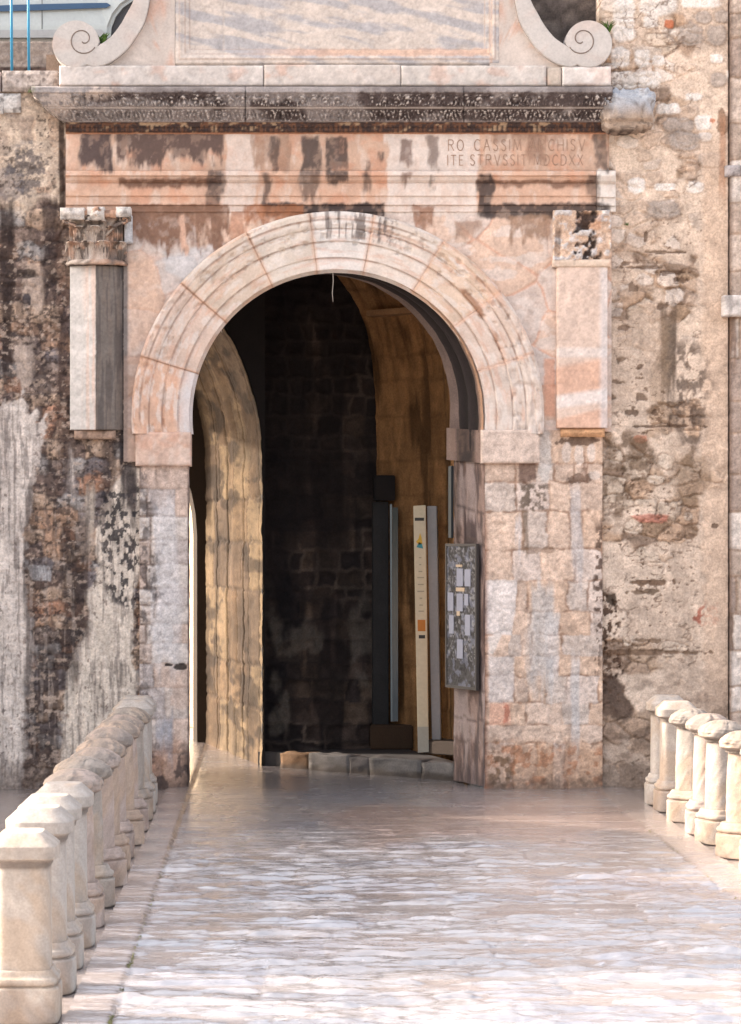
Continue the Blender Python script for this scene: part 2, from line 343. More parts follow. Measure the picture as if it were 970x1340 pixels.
WHITE_STONES = [(816, 15, 15, 17), (861, 8, 24, 12), (918, 3, 26, 8), (816, 44, 14, 11), (811, 75, 12, 13), (840, 77, 10, 12), (861, 80, 8, 7), (817, 105, 18, 11), (849, 105, 15, 11), (875, 143, 16, 7), (907, 127, 11, 5),
                (920, 161, 11, 10), (833, 244, 12, 10), (870, 245, 14, 5), (910, 246, 11, 7), (852, 29, 10, 8), (922, 180, 9, 6), (938, 77, 8, 6), (960, 100, 10, 9)]
GREY_STONES = [(903, 45, 16, 14), (920, 23, 11, 8), (948, 22, 12, 8), (938, 47, 13, 13), (966, 45, 8, 10), (888, 165, 20, 10), (895, 185, 22, 12), (940, 105, 12, 9), (930, 210, 16, 9), (868, 275, 22, 12)]
CREAM_STONES = [(861, 52, 17, 8), (800, 600, 14, 15), (871, 604, 11, 10), (858, 628, 12, 6), (830, 690, 12, 9), (912, 612, 5, 6), (900, 676, 6, 5), (822, 838, 7, 7), (878, 846, 14, 7), (893, 848, 6, 5), (842, 770, 8, 5)]
def paint_right(px, py):
    f = fbm(px/40, py/40, 5, 311); g = fbm(px/5, py/5, 3, 312); q = fbm(px/14, py/14, 4, 313)
    pl = C(216, 193, 174)
    col = np.ones(px.shape+(3,))*pl*(.80+.40*f)[..., None]*(.88+.24*g)[..., None]
    dsp = .018*(f-.5)+.016*(q-.5)+.006*(g-.5)
    # rubble showing through
    ru, f2, idd = worley((px+8*(q-.5))/34+20, (py+10*(q-.5))/21+20, 5); e = f2-ru
    rc = pal(idd, [C(186, 160, 138), C(160, 134, 112), C(196, 176, 158), C(148, 126, 110), C(176, 150, 130), C(190, 160, 136)])*(.72+.56*g)[..., None]
    rc = mix(rc, C(130, 106, 88), (1-ss(.02, .14, e+(g-.5)*.1))*.55)
    zone = ss(.48, .60, fbm(px/55, py/45, 4, 314)+.16*ss(540, 580, py)*(1-ss(690, 720, py))+.12*ss(835, 860, py)*(1-ss(960, 1000, py))-.3*ss(905, 925, px)-.18*ss(700, 712, py)*(1-ss(820, 840, py))-.05*(py < 280)-.10*ss(280, 300, py)*(1-ss(530, 560, py)))
    col = mix(col, rc, zone); dsp = dsp+zone*(.026*ss(.0, .22, e)-.016+.012*(idd-.5))
    faint = (1-ss(.0, .05, e))*(1-zone)*ss(.45, .6, q); col = mix(col, C(168, 142, 122), faint*.35)
    # pale rubble faces half buried in the mortar of the upper wall
    w1, w2, wid = worley((px+10*(q-.5))/27+3, (py+10*(f-.5))/19+8, 15); we = w2-w1
    up = (1-ss(400, 470, py+60*(f-.5)))*(1-ss(905, 925, px+20*(q-.5)))*(wid > .38)*ss(.10, .24, we+.10*(g-.5))
    col = mix(col, pal(wid, [C(214, 196, 182), C(196, 180, 168), C(222, 208, 198), C(204, 178, 158)])*(.75+.5*g)[..., None], up*.6); dsp = dsp+.016*up
    ring_ = (1-ss(.02, .10, abs(we-.12)))*(1-ss(400, 470, py))*(wid > .38)*(px < 910); col = mix(col, C(140, 114, 94), ring_*.35*ss(.4, .6, q))
    def a(m, c, k=.85, h=0):
        nonlocal col, dsp; m = np.clip(m, 0, 1); col = mix(col, c, m*k); dsp = dsp+m*h
    for i, (x, y, rx, ry) in enumerate(WHITE_STONES): a(blob(px, py, x, y, rx, ry, i, 3.4, .22)*(.8+.2*ss(.3, .5, g)), C(232, 222, 214), .92, .016)
    for i, (x, y, rx, ry) in enumerate(GREY_STONES): a(blob(px, py, x, y, rx*1.12, ry*1.14, i+40, 2.6, .25), C(150, 126, 108), .6, -.004); a(blob(px, py, x, y, rx, ry, i+40, 2.6, .25), C(176, 162, 152)*(.8+.5*g.mean()), .8, .014)
    for i, (x, y, rx, ry) in enumerate(CREAM_STONES): a(blob(px, py, x, y, rx*1.15, ry*1.2, i+80, 2.6, .3), C(124, 98, 78), .6, -.006); a(blob(px, py, x, y, rx, ry, i+80, 2.6, .3), C(214, 194, 176), .9, .018)
    a(blob(px, py, 875, 31, 6, 6, 1, 3), C(186, 106, 72), .9, .004); a(blob(px, py, 932, 158, 4, 3, 2), C(200, 126, 92), .8)
    a(poly(px, py, [(824, 675), (850, 672), (875, 674), (874, 684), (836, 684)], 2.5, 8, 1.5), C(186, 124, 106), .85, .02)
    a(blob(px, py, 838, 574, 10, 5, 3), C(206, 136, 108), .8, .008)
    a(poly(px, py, [(905, 808), (922, 788), (940, 790), (941, 818), (920, 820)], 5, 7, 2)*ss(.42, .55, fbm(px/5, py/5, 3, 317)), C(168, 76, 56), .85)
    # smooth repair and plain strip
    a(poly(px, py, [(790, 722), (812, 716), (822, 730), (855, 730), (868, 716), (905, 724), (910, 790), (888, 835), (800, 838), (786, 790)], 5, 12, 2), C(212, 190, 172), .65, .004)
    a(ss(914, 926, px+(q-.5)*14)*(1-ss(950, 953, px))*ss(150, 220, py), C(206, 178, 156), .75)
    # stains and losses
    a(streak(px, py, 875, 405, 530, 10, 61), C(92, 76, 64), .85); a(poly(px, py, [(858, 470), (900, 440), (928, 470), (930, 560), (905, 600), (870, 560), (880, 520)], 14, 18, 12)*ss(.38, .6, fbm(px/9, py/12, 4, 318)), C(104, 88, 78), .85)
    a(poly(px, py, [(862, 420), (880, 420), (868, 560), (850, 540)], 9, 12, 6)*.8, C(146, 122, 100), .6)
    a(poly(px, py, [(788, 560), (850, 566), (860, 600), (830, 650), (800, 690), (790, 640)], 13, 16, 8)*ss(.3, .6, fbm(px/10, py/10, 4, 319)), C(112, 90, 72), .8)
    a(poly(px, py, [(880, 600), (930, 590), (925, 640), (890, 660)], 13, 16, 8), C(140, 116, 94), .6)
    a(poly(px, py, [(783, 890), (800, 880), (818, 900), (830, 935), (812, 946), (795, 940), (784, 920)], 7, 10, 3), C(72, 54, 46), .9, -.015)
    ch = ss(.50, .58, fbm(px/6, py/8, 4, 321))*poly(px, py, [(778, 770), (800, 775), (812, 800), (806, 850), (820, 880), (790, 890), (778, 850)], 6, 10, 4)
    a(ch, C(78, 56, 44), .92, -.016)
    a(blob(px, py, 840, 854, 70, 3.5, 15, 2, .8), C(112, 86, 68), .8, -.012); a(blob(px, py, 850, 762, 26, 4, 16, 2, .9), C(104, 76, 56), .85, -.012); a(blob(px, py, 845, 775, 22, 3, 17, 2, .9), C(98, 76, 58), .8, -.01)
    a(blob(px, py, 800, 785, 7, 7, 18, rag=.6), C(60, 46, 36), .9, -.014); a(blob(px, py, 850, 838, 24, 2.5, 19, 2, .9), C(108, 84, 66), .8, -.01)
    for i, (x, y, rx, ry) in enumerate([(830, 376, 8, 6), (892, 366, 10, 5), (866, 400, 8, 6), (808, 500, 7, 3), (840, 520, 7, 5), (800, 520, 9, 4), (828, 540, 10, 4), (858, 540, 6, 4), (815, 430, 8, 5), (840, 350, 25, 2), (880, 356, 20, 2), (845, 310, 3, 8),
                                        (838, 480, 6, 4), (812, 470, 5, 3), (872, 330, 22, 2), (820, 345, 6, 3), (935, 688, 4, 3), (905, 700, 6, 3), (870, 558, 40, 2)]):
        a(blob(px, py, x, y, rx, ry, i+120, 2, .8), C(98, 76, 62), .8, -.012)
    cr = 1-ss(.0, .030, abs(fbm(px/42, py/26, 5, 322)-.5)); a(cr*(px < 918)*ss(.42, .55, fbm(px/60, py/60, 2, 323)), C(118, 94, 78), .7, -.006)
    pit = ss(.70, .76, fbm(px/6, py/4.5, 3, 324))*ss(.45, .6, fbm(px/50, py/50, 3, 327)); a(pit*(1-ss(915, 935, px))*ss(240, 300, py), C(104, 80, 64), .75, -.008)
    a(poly(px, py, [(786, 950), (860, 900), (955, 890), (955, 1040), (786, 1040)], 26, 30, 14)*.8, C(150, 128, 112), .55)
    a(ss(.46, .62, fbm(px/20, py/16, 4, 325))*ss(850, 940, py), C(112, 92, 80), .6)
    a(ss(985, 1032, py+(f-.5)*50), C(116, 98, 86), .7)
    a(ss(.46, .64, fbm(px/60, py/100, 4, 326))*ss(250, 360, py+(f-.5)*120)*(1-ss(905, 930, px+(q-.5)*30)), C(150, 126, 108), .28)
    a(blob(px, py, 946, 160, 9, 14, 31, 2, .6), C(118, 86, 62), .7); a(streak(px, py, 946, 150, 260, 4, 63), C(176, 128, 98), .6)
    return col, dsp
def paint_pier(px, py):
    g = fbm(px/5, py/5, 3, 412)
    rows = auto_rows(-140, 1060, 800, 2500, 46, 64, 8); d, idd = courses(px, py, rows, 51, 2.5)
    col = pal(idd, [C(204, 184, 170), C(180, 160, 146), C(214, 200, 190), C(170, 150, 138)])*(.82+.36*g)[..., None]
    j = 1-ss(.5, 2.6, d); col = mix(col, C(150, 124, 104), j*.8)
    col = mix(col, C(100, 78, 66), ss(960, 954, px)*.7)
    col = mix(col, C(120, 92, 74), streak(px, py, 956, 410, 480, 8, 7)*.8)
    return col, .014*ss(0, 6, d)+.008*(g-.5)

def gate_stain(px, py, col):
    """black crusts, brown runs and pale washed strips of the marble front"""
    g = fbm(px/6, py/9, 4, 512)
    def drip(x0, x1, y0, y1, c, k, s, low=8):
        nonlocal col
        n = (fbm(px/5, py/22+s, 4, 520+s)-.5)+1.5*(fbm(px/17+s, py/30, 3, 540+s)-.5)
        m = ss(x0-2.5, x0+2.5, px+n*9)*(1-ss(x1-2.5, x1+2.5, px+n*9))*ss(y0-2, y0+2, py+n*4)*(1-ss(y1-low, y1+3, py+n*low*2.5))
        col = mix(col, c, 1.0*np.clip(m*k*1.08, 0, 1)*(.74+.26*ss(.32, .52, fbm(px/7+s, py/9, 4, 560+s))))
    bk = C(62, 48, 45); br = C(112, 78, 60)
    wash = C(222, 206, 196)
    drip(296, 334, 160, 282, wash, .7, 1, 2); drip(506, 626, 164, 282, wash, .85, 2, 2); drip(782, 808, 222, 282, C(226, 216, 208), .9, 3, 2); drip(88, 102, 170, 226, C(216, 178, 156), .7, 4)
    # frieze
    drip(105, 146, 174, 221, C(86, 68, 64), .95, 5, 10); drip(152, 292, 173, 214, C(98, 76, 68), .92, 6, 12); drip(330, 378, 176, 222, C(150, 118, 98), .6, 7); drip(352, 362, 178, 218, bk, .7, 37)
    drip(394, 420, 178, 226, bk, .82, 8, 5); drip(427, 457, 180, 222, bk, .82, 9, 4); drip(528, 542, 184, 222, C(110, 84, 74), .75, 10, 5); drip(563, 575, 178, 222, C(110, 90, 82), .7, 11, 5); drip(500, 506, 200, 222, bk, .7, 12); drip(476, 481, 208, 230, bk, .7, 13)
    drip(690, 714, 176, 214, C(140, 104, 84), .65, 14); drip(780, 796, 172, 224, bk, .7, 15); drip(640, 770, 172, 182, br, .4, 16)
    # architrave
    drip(154, 293, 232, 243, br, .85, 17, 3); drip(272, 293, 224, 282, bk, .75, 18, 2); drip(346, 506, 266, 284, bk, .92, 19, 2); drip(344, 352, 226, 282, bk, .7, 20); drip(394, 420, 224, 262, bk, .65, 21, 12)
    drip(428, 457, 224, 240, bk, .8, 22, 5); drip(474, 482, 226, 252, bk, .75, 23); drip(524, 540, 225, 240, br, .7, 24); drip(624, 780, 236, 244, br, .75, 25, 3); drip(624, 642, 226, 282, bk, .85, 26, 2)
    drip(630, 796, 266, 286, bk, .85, 27, 2); drip(160, 280, 268, 284, br, .5, 28, 3); drip(770, 786, 228, 262, bk, .6, 29); drip(565, 570, 230, 256, bk, .6, 30)
    # spandrels
    drip(168, 300, 268, 324, C(132, 96, 76), .9, 31, 16); drip(236, 246, 282, 330, C(214, 172, 148), .8, 32); drip(300, 318, 276, 330, C(176, 124, 96), .7, 33, 14); drip(320, 400, 268, 292, C(160, 104, 70), .8, 38, 6); drip(540, 566, 268, 310, C(150, 108, 84), .8, 34, 12); drip(594, 632, 290, 312, C(160, 128, 108), .7, 35, 8); drip(664, 720, 282, 318, C(150, 118, 96), .8, 36, 14)
    drip(430, 470, 276, 300, C(120, 104, 98), .5, 40, 8)
    return col*(.90+.20*g)[..., None]
def paint_gate(base, amp=.16, s=0, blot=.5):
    base = np.asarray(base)
    def fn(px, py, co=None):
        f = fbm(px/40+s, py/30, 5, 601+s); v = fbm(px/9+s, py/26, 4, 603+s)
        col = np.ones(px.shape+(3,))*base*(1-amp+2*amp*f)[..., None]
        col = mix(col, C(222, 208, 198), ss(.5, .68, v)*blot*.7); col = mix(col, C(206, 146, 114), ss(.54, .72, fbm(px/26, py/20+s, 4, 605+s))*blot)
        return gate_stain(px, py, col)
    return fn
# ------------------------------------------------------------------ ground
def near_(y): return ss(-4.5, -9, y)
def paint_ground(x, y):
    f = fbm(x*.9, y*.9, 5, 701); g = fbm(x*14, y*14, 3, 702)
    # slabs laid in rows across the bridge
    rows = []; rr = random.Random(5); t = -25.
    while t < 9:
        hh = rr.uniform(.45, .85); js = []; u = -8+rr.uniform(0, 1)
        while u < 12: js.append(u*100); u += rr.uniform(.5, 1.3)
        rows.append((t*100, (t+hh)*100, js)); t += hh
    d, idd = courses(x*100, y*100, rows, 61, 3.0)
    col = pal(idd, [C(168, 162, 162), C(176, 168, 166), C(162, 157, 160), C(180, 173, 172), C(172, 163, 160)])*(.82+.24*f)[..., None]*(.88+.24*g)[..., None]
    col = mix(col, C(184, 150, 132), ss(.40, .60, fbm(x*.5+4, y*.35, 4, 703))*.55*(1-.6*near_(y)))
    jm = 1-ss(.4, 1.6, d); col = mix(col, C(96, 84, 78), jm*.45*ss(.42, .64, fbm(x*2, y*2, 3, 711)))
    # worn, rippled surface: low ridges lying across the way
    wx = x+.25*(fbm(x*1.5, y*1.5, 3, 704)-.5); wy = y+.12*(fbm(x*2.2, y*2.2, 3, 705)-.5)
    a = fbm(wx*1.3, wy*6.0, 3, 706); b = fbm(wx*2.8+9, wy*13.5, 3, 707); c = vn(wx*1.1, wy*2.2, 708)
    near = ss(-2.5, -7.5, y)
    z = (.036*(a-.5)+.044*(b-.5))*(.20+1.35*near)+.014*(c-.5)-.004*jm+.008*(idd-.5)*(.5+near)
    # border kerbs either side, with a grout line
    for xe, sg in ((-.957, 1), (3.46, -1)):
        dd = abs(x-xe-.012*(fbm(y*2.2, x*0+2, 3, 709)-.5)*2); m = 1-ss(.008, .022, dd)
        col = mix(col, C(112, 96, 84), m*.9); z = z-m*.010
        side = (x < xe) if sg > 0 else (x > xe); z = np.where(side, z*.45+.012, z); col = mix(col, C(190, 174, 166), side*.6)
    # two drain slots before the wall, a raised plate by the right kerb
    for (xa, xb, ya, w_) in ((2.78, 3.28, -2.45, .016), (2.62, 3.40, -3.35, .022), (2.0, 2.45, -8.1, .012)):
        m = ss(xa-.02, xa+.02, x)*(1-ss(xb-.02, xb+.02, x))*(1-ss(w_, w_*1.8, abs(y-ya-.03*(fbm(x*5, y*0, 2, 3)-.5)))); col = mix(col, C(52, 46, 48), m); z = z-m*.012
    m = ss(2.62, 2.66, x+.1*(f-.5))*ss(-9.55, -9.52, y+.06*(fbm(x*3, y*0, 2, 8)-.5))*(1-ss(-8.9, -8.8, y)); z = z+m*.028; col = mix(col, C(160, 160, 166), m*.6)
    m = blobm(x, y, 2.72, -9.6, .12, .05); col = mix(col, C(96, 90, 54), m)
    col = mix(col, C(112, 104, 104), ss(-2.2, .4, y+(f-.5)*1.6)*.50)  # shade before the gate put into the paving colour
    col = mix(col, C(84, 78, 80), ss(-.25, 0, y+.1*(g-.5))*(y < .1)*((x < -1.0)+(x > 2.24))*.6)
    return col*.95, z
def blobm(x, y, cx, cy, rx, ry): return 1-ss(.6, 1.1, np.hypot((x-cx)/rx, (y-cy)/ry)+.8*(fbm(x*30, y*30, 2, 4)-.5))
m, t, b = new_mat('polished_paving')
a_ = t.nodes.new("ShaderNodeAttribute"); a_.attribute_name = 'Col'
tc = t.nodes.new("ShaderNodeTexCoord"); mp = t.nodes.new("ShaderNodeMapping"); mp.inputs['Scale'].default_value = (6, 24, 9)
n1 = t.nodes.new("ShaderNodeTexNoise"); n1.inputs['Scale'].default_value = 1.6; n1.inputs['Detail'].default_value = 7; n1.inputs['Roughness'].default_value = .6
t.links.new(tc.outputs['Object'], mp.inputs[0]); t.links.new(mp.outputs[0], n1.inputs['Vector'])
bp = t.nodes.new("ShaderNodeBump"); bp.inputs['Strength'].default_value = .6; bp.inputs['Distance'].default_value = .014
mp2 = t.nodes.new("ShaderNodeMapping"); mp2.inputs['Scale'].default_value = (13, 62, 9); n3 = t.nodes.new("ShaderNodeTexNoise"); n3.inputs['Scale'].default_value = 1.4; n3.inputs['Detail'].default_value = 5
t.links.new(tc.outputs['Object'], mp2.inputs[0]); t.links.new(mp2.outputs[0], n3.inputs['Vector'])
ad = t.nodes.new("ShaderNodeMath"); ad.operation = 'MULTIPLY_ADD'; ad.inputs[1].default_value = .55; t.links.new(n3.outputs[0], ad.inputs[0]); t.links.new(n1.outputs[0], ad.inputs[2]); t.links.new(ad.outputs[0], bp.inputs['Height']); t.links.new(bp.outputs[0], b.inputs['Normal'])
r_ = t.nodes.new("ShaderNodeMapRange"); r_.inputs[1].default_value = .35; r_.inputs[2].default_value = .65; r_.inputs[3].default_value = .10; r_.inputs[4].default_value = .30
n2 = t.nodes.new("ShaderNodeTexNoise"); n2.inputs['Scale'].default_value = 3.5; n2.inputs['Detail'].default_value = 5
t.links.new(tc.outputs['Object'], n2.inputs['Vector']); t.links.new(n2.outputs[0], r_.inputs[0]); t.links.new(r_.outputs[0], b.inputs['Roughness'])
t.links.new(a_.outputs['Color'], b.inputs['Base Color']); b.inputs['Specular IOR Level'].default_value = 1.0; b.inputs['Coat Weight'].default_value = 1.0; b.inputs['Coat Roughness'].default_value = .10; b.inputs['Coat IOR'].default_value = 2.3; t.links.new(bp.outputs[0], b.inputs['Coat Normal'])
M_PAVE = m
def ground_sheet(name, xs, ys, z0=0.):
    x, y = np.meshgrid(xs, ys, indexing='ij'); col, z = paint_ground(x, y)
    V = np.stack([x, y, z0+z], -1).reshape(-1, 3)
    o = raw(name, V, quads(len(xs), len(ys)), M_PAVE, None, col.reshape(-1, 3)); return tag(o, kind='structure')
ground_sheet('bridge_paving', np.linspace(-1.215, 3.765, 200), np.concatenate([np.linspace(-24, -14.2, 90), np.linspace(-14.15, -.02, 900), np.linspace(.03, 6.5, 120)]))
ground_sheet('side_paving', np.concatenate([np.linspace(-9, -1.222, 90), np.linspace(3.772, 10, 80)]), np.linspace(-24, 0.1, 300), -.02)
bm = bmesh.new()
v = [bm.verts.new(p) for p in ((-350, -350, -.06), (350, -350, -.06), (350, 350, -.06), (-350, 350, -.06))]; bm.faces.new(v)
tag(bm_obj('ground', bm, stone_mat('ground_stone', .9, .2, 3, .2, .2, tuple(C(190, 175, 160)))), kind='structure')

# ------------------------------------------------------------------ the town walls left and right of the gate
o = sheet('rubble_wall', np.concatenate([np.linspace(-1400, -424, 60), rng_px(-420, -70, 3), rng_px(-66, 190, 1.25)]), np.concatenate([rng_px(120, 1036, 1.25)]), paint_left, M_RUBBLE, None, 0, .68)
tag(o, 'dark stained brick and rubble wall with patches of pale plaster left of the gate', 'wall')
o = sheet('rubble_wall', np.concatenate([rng_px(786, 953, 1.25)]), np.concatenate([rng_px(-60, -10, 6), rng_px(-8, 1036, 1.25)]), paint_right, M_RUBBLE, None, 0, .68)
tag(o, 'beige plastered rubble wall with white stones and brown losses right of the gate', 'wall')
pier = empty('wall_pier', Wp(1000, 1031), 'pale block masonry pier at the right edge beyond the plain plaster strip', 'wall')
o = sheet('masonry', np.concatenate([rng_px(955, 1040, 1.6), rng_px(1044, 1380, 4), np.linspace(1400, 2300, 50)]), np.concatenate([rng_px(-60, -10, 8), rng_px(-8, 1036, 1.8)]), paint_pier, M_RUBBLE, None, .05, .68)
o.data.transform(__import__('mathutils').Matrix.Translation(-pier.location)); o.parent = pier
def stone_fn(c, s=0, amp=.2, d=.0):
    def fn(px, py, co=None):
        f = fbm(px/14+s, py/14, 5, 640+s); g = fbm(px/4, py/4+s, 3, 660+s)
        col = np.ones(px.shape+(3,))*np.asarray(c)*(1-amp+2*amp*f)[..., None]*(.85+.3*g)[..., None]
        return mix(col, C(74, 64, 60), ss(.55, .7, fbm(px/8, py/12+s, 4, 680+s))*d)
    return fn
def sub(o, root):
    o.data.transform(__import__('mathutils').Matrix.Translation(-root.location)); o.parent = root; return o
sub(dense_box('ledge', 944, 1010, 388, 415, -.3, .17, M_STONE, None, stone_fn(C(206, 196, 190), 3, .2, .4)), pier)
sub(dense_box('ledge', 948, 1010, 218, 232, -.3, .10, M_STONE, None, stone_fn(C(170, 160, 158), 4, .2, .6)), pier)
# coping stones of the low parapet at the top left
cop = tag(empty('coping', Wp(40, 122), None, None), 'rough grey coping stones on top of the left wall under the blue poles', 'coping')
for (a, b_, c_, d_, k) in ((-60, 6, 124, 150, 1), (-60, 2, 96, 122, 2), (4, 78, 94, 121, 3), (-4, 28, 123, 148, 4)):
    sub(dense_box('coping_stone', a, b_, c_, d_, -.5, .10 if k != 4 else .07, M_RUBBLE, None, stone_fn(C(186, 172, 164) if k in (2, 3) else C(212, 206, 202), k, .22, .6), 1.6, .02, .03), cop)
sub(dense_box('coping_stone', -1400, -60, 96, 122, -.5, .10, M_RUBBLE, None, stone_fn(C(186, 172, 164), 9, .22, .6), 14, .02, .03), cop)

# ------------------------------------------------------------------ the gate
gate = empty('stone_gate', (0, 0, 0), 'arched stone town gate with carved cornice, inscribed frieze and scrolled top', 'gate')
o = sheet('jamb', rng_px(183, 246.5, 1.25), rng_px(602, 1036, 1.25), paint_jl, M_STONE, gate, .035, .1)
o = sheet('jamb', rng_px(634, 788, 1.25), rng_px(563, 1036, 1.25), paint_jr, M_STONE, gate, .035, .1)
ACX, ACY, AR = 440., 545., 192.
def paint_spandrel(px, py):
    f1, f2, idd = worley(px/72+.3, py/62+.7, 9); e = f2-f1
    col = pal(idd, [C(214, 176, 152), C(208, 186, 174), C(216, 180, 156), C(204, 188, 180), C(218, 184, 162)])
    f = fbm(px/24, py/40, 5, 801); col = col*(.84+.32*f)[..., None]
    left = px < 440
    jm = (1-ss(.0, .07, e+.04*(fbm(px/8, py/8, 3, 802)-.5))); col = mix(col, C(210, 150, 118), jm*.8*(~left)+jm*.35*left)
    col = mix(col, C(226, 212, 204), ss(.54, .68, fbm(px/30+2, py/18, 4, 803))*.6)
    col = mix(col, C(214, 170, 140), poly(px, py, [(166, 340), (200, 340), (216, 400), (196, 440), (166, 470)], 8, 14, 6)*.6)
    col = mix(col, C(216, 146, 108), poly(px, py, [(712, 470), (726, 470), (726, 545), (712, 545)], 2, 8, 2)*.8)
    col = mix(col, C(206, 204, 206), poly(px, py, [(214, 330), (290, 320), (245, 375), (218, 352)], 6, 14, 4)*.8)
    col = mix(col, C(70, 62, 62), (1-ss(162, 171, px+4*(f-.5)))*ss(.3, .6, f)*.8)
    col = mix(col, C(46, 44, 50), (1-ss(165.5, 169, px+3*(f-.5)))*ss(335, 350, py)*.9)
    col = mix(col, C(150, 116, 96), ss(462, 470, py)*(px < 190)*.6)
    col = mix(col, C(206, 190, 180), np.full(px.shape, .25)); return gate_stain(px, py, col), .006*(f-.5)-.006*jm+.004*(idd-.5)
def sp_mask(px, py):
    return (np.hypot(px-ACX, py-ACY) > 205) & ~((py > ACY) & (abs(px-ACX) < 205)) & ~((py > 566) & (px > 400)) & ~((py > 605))
sheet('spandrel', rng_px(162, 800, 1.4), rng_px(262, 614, 1.4), paint_spandrel, M_MARBLE, gate, .025, None, sp_mask)
# solid core of the gate behind its marble face
bm = bmesh.new()
z_a = Wp(0, 346).z
add_box(bm, Wp(60, 0).x, Wp(800, 0).x, .06, .66, z_a, Wp(0, 70).z); add_box(bm, Wp(205, 0).x, Wp(675, 0).x, .06, .34, Wp(0, 70).z, Wp(0, -60).z)
add_box(bm, Wp(60, 0).x, Wp(225, 0).x, .10, .66, 0, z_a); add_box(bm, Wp(648, 0).x, Wp(800, 0).x, .10, .70, 0, z_a)
colour_mesh(bm_obj('wall_core', bm, M_STONE, gate), lambda px, py, co: np.ones((len(px), 3))*C(150, 130, 115))
# voussoirs
def arch_profile(r):
    P = [(188, -.02), (192, .048), (205, .052), (206.5, .050), (208, .066), (226, .070), (227.5, .066), (229, .084), (243, .090), (244.5, .083), (246.5, .098), (251, .112), (256, .110), (258, .120), (264, .122), (267, .100), (268, .0)]
    rr = np.array([p[0] for p in P]); dd = np.array([p[1] for p in P]); return np.interp(r, rr, dd)
rad = np.unique(np.concatenate([np.linspace(188, 268, 66), [192, 205, 206.5, 208, 226, 227.5, 229, 243, 244.5, 246.5, 258, 264, 267]]))
angs = [188, 163, 139.5, 116, 97.5, 79.5, 59, 37.6, 18, -8]
vcol = [C(214, 174, 150), C(212, 186, 170), C(212, 190, 172), C(216, 200, 186), C(220, 210, 203), C(218, 202, 190), C(214, 188, 168), C(212, 190, 176), C(208, 190, 178)]
for i in range(9):
    a0, a1 = R(angs[i]), R(angs[i+1]); gap = .0002
    th = np.linspace(a0-gap, a1+gap, 46)
    T, RR = np.meshgrid(th, rad, indexing='ij')
    xs_ = 1.018 if i > 5 else 1.0
    px = ACX+RR*np.cos(T)*np.where(np.cos(T) > 0, 1.015, 1.0); py = ACY-RR*np.sin(T)
    py = np.where((T > R(180)) | (T < 0), np.minimum(ACY+abs(np.sin(T))*RR*1.1, 568.), py)
    e = np.minimum(T-a1, a0-T)*RR
    d = arch_profile(RR)-.004*(1-ss(0, 1.2, e))+.012*(fbm(px/12, py/12, 4, 820+i)-.5)-.02*ss(.62, .74, fbm(px/8, py/8, 3, 830))*(RR > 224)
    col = np.ones(px.shape+(3,))*vcol[i]; f = fbm(px/20, py/20, 5, 821); ar = fbm(T*14+i, RR/7, 4, 822+i)
    col = col*(.80+.40*f)[..., None]; col = mix(col, C(226, 214, 206), ss(.5, .66, ar)*.55); col = mix(col, C(206, 142, 108), ss(.54, .72, fbm(T*9, RR/5+i, 4, 823))*.28)
    for rg in (206.5, 227.5, 244.5, 256.5): col = mix(col, C(132, 100, 84), (1-ss(.6, 2.0, abs(RR-rg)))*.5*ss(.35, .55, fbm(T*8, RR*0+rg, 3, 9)))
    col = mix(col, C(150, 112, 92), (1-ss(.2, 1.5, e))*(.6 if i in (1, 2) else .22))
    col = mix(col, C(210, 160, 130), (1-ss(1.5, 5, e+3*(ar-.5)))*.4)
    if i in (6, 7): col = mix(col, C(150, 104, 74), ss(224, 228, RR)*(1-ss(236, 242, RR))*ss(.36, .6, fbm(T*7, RR/12, 4, 824))*.8)
    if i in (3, 4, 5): col = mix(col, C(104, 92, 88), (1-ss(.12, .30, abs(T-R(84))))*ss(.42, .6, fbm(px/4, py/30, 3, 825))*ss(228, 236, RR)*.8)
    if i == 0: col = mix(col, C(216, 214, 216), (1-ss(196, 214, RR))*.7)
    V = np.stack([(px-365)/120, -d, H-(py-700)/120], -1).reshape(-1, 3)
    nu, nv = px.shape; idx = np.arange(nu*nv).reshape(nu, nv); F = quads(nu, nv)
    ends = []
    for row in (idx[0], idx[-1]):                       # close the two joint faces
        n0 = len(V); B = V[row].copy(); B[:, 1] = .05; V = np.concatenate([V, B]); k = n0+np.arange(nv)
        ends.append(np.stack([row[:-1], row[1:], k[1:], k[:-1]], -1))
    cc = col.reshape(-1, 3); cc = np.concatenate([cc, cc[idx[0]]*.8, cc[idx[-1]]*.8])
    raw('voussoir', V, np.concatenate([F]+ends), M_MARBLE, gate, cc)
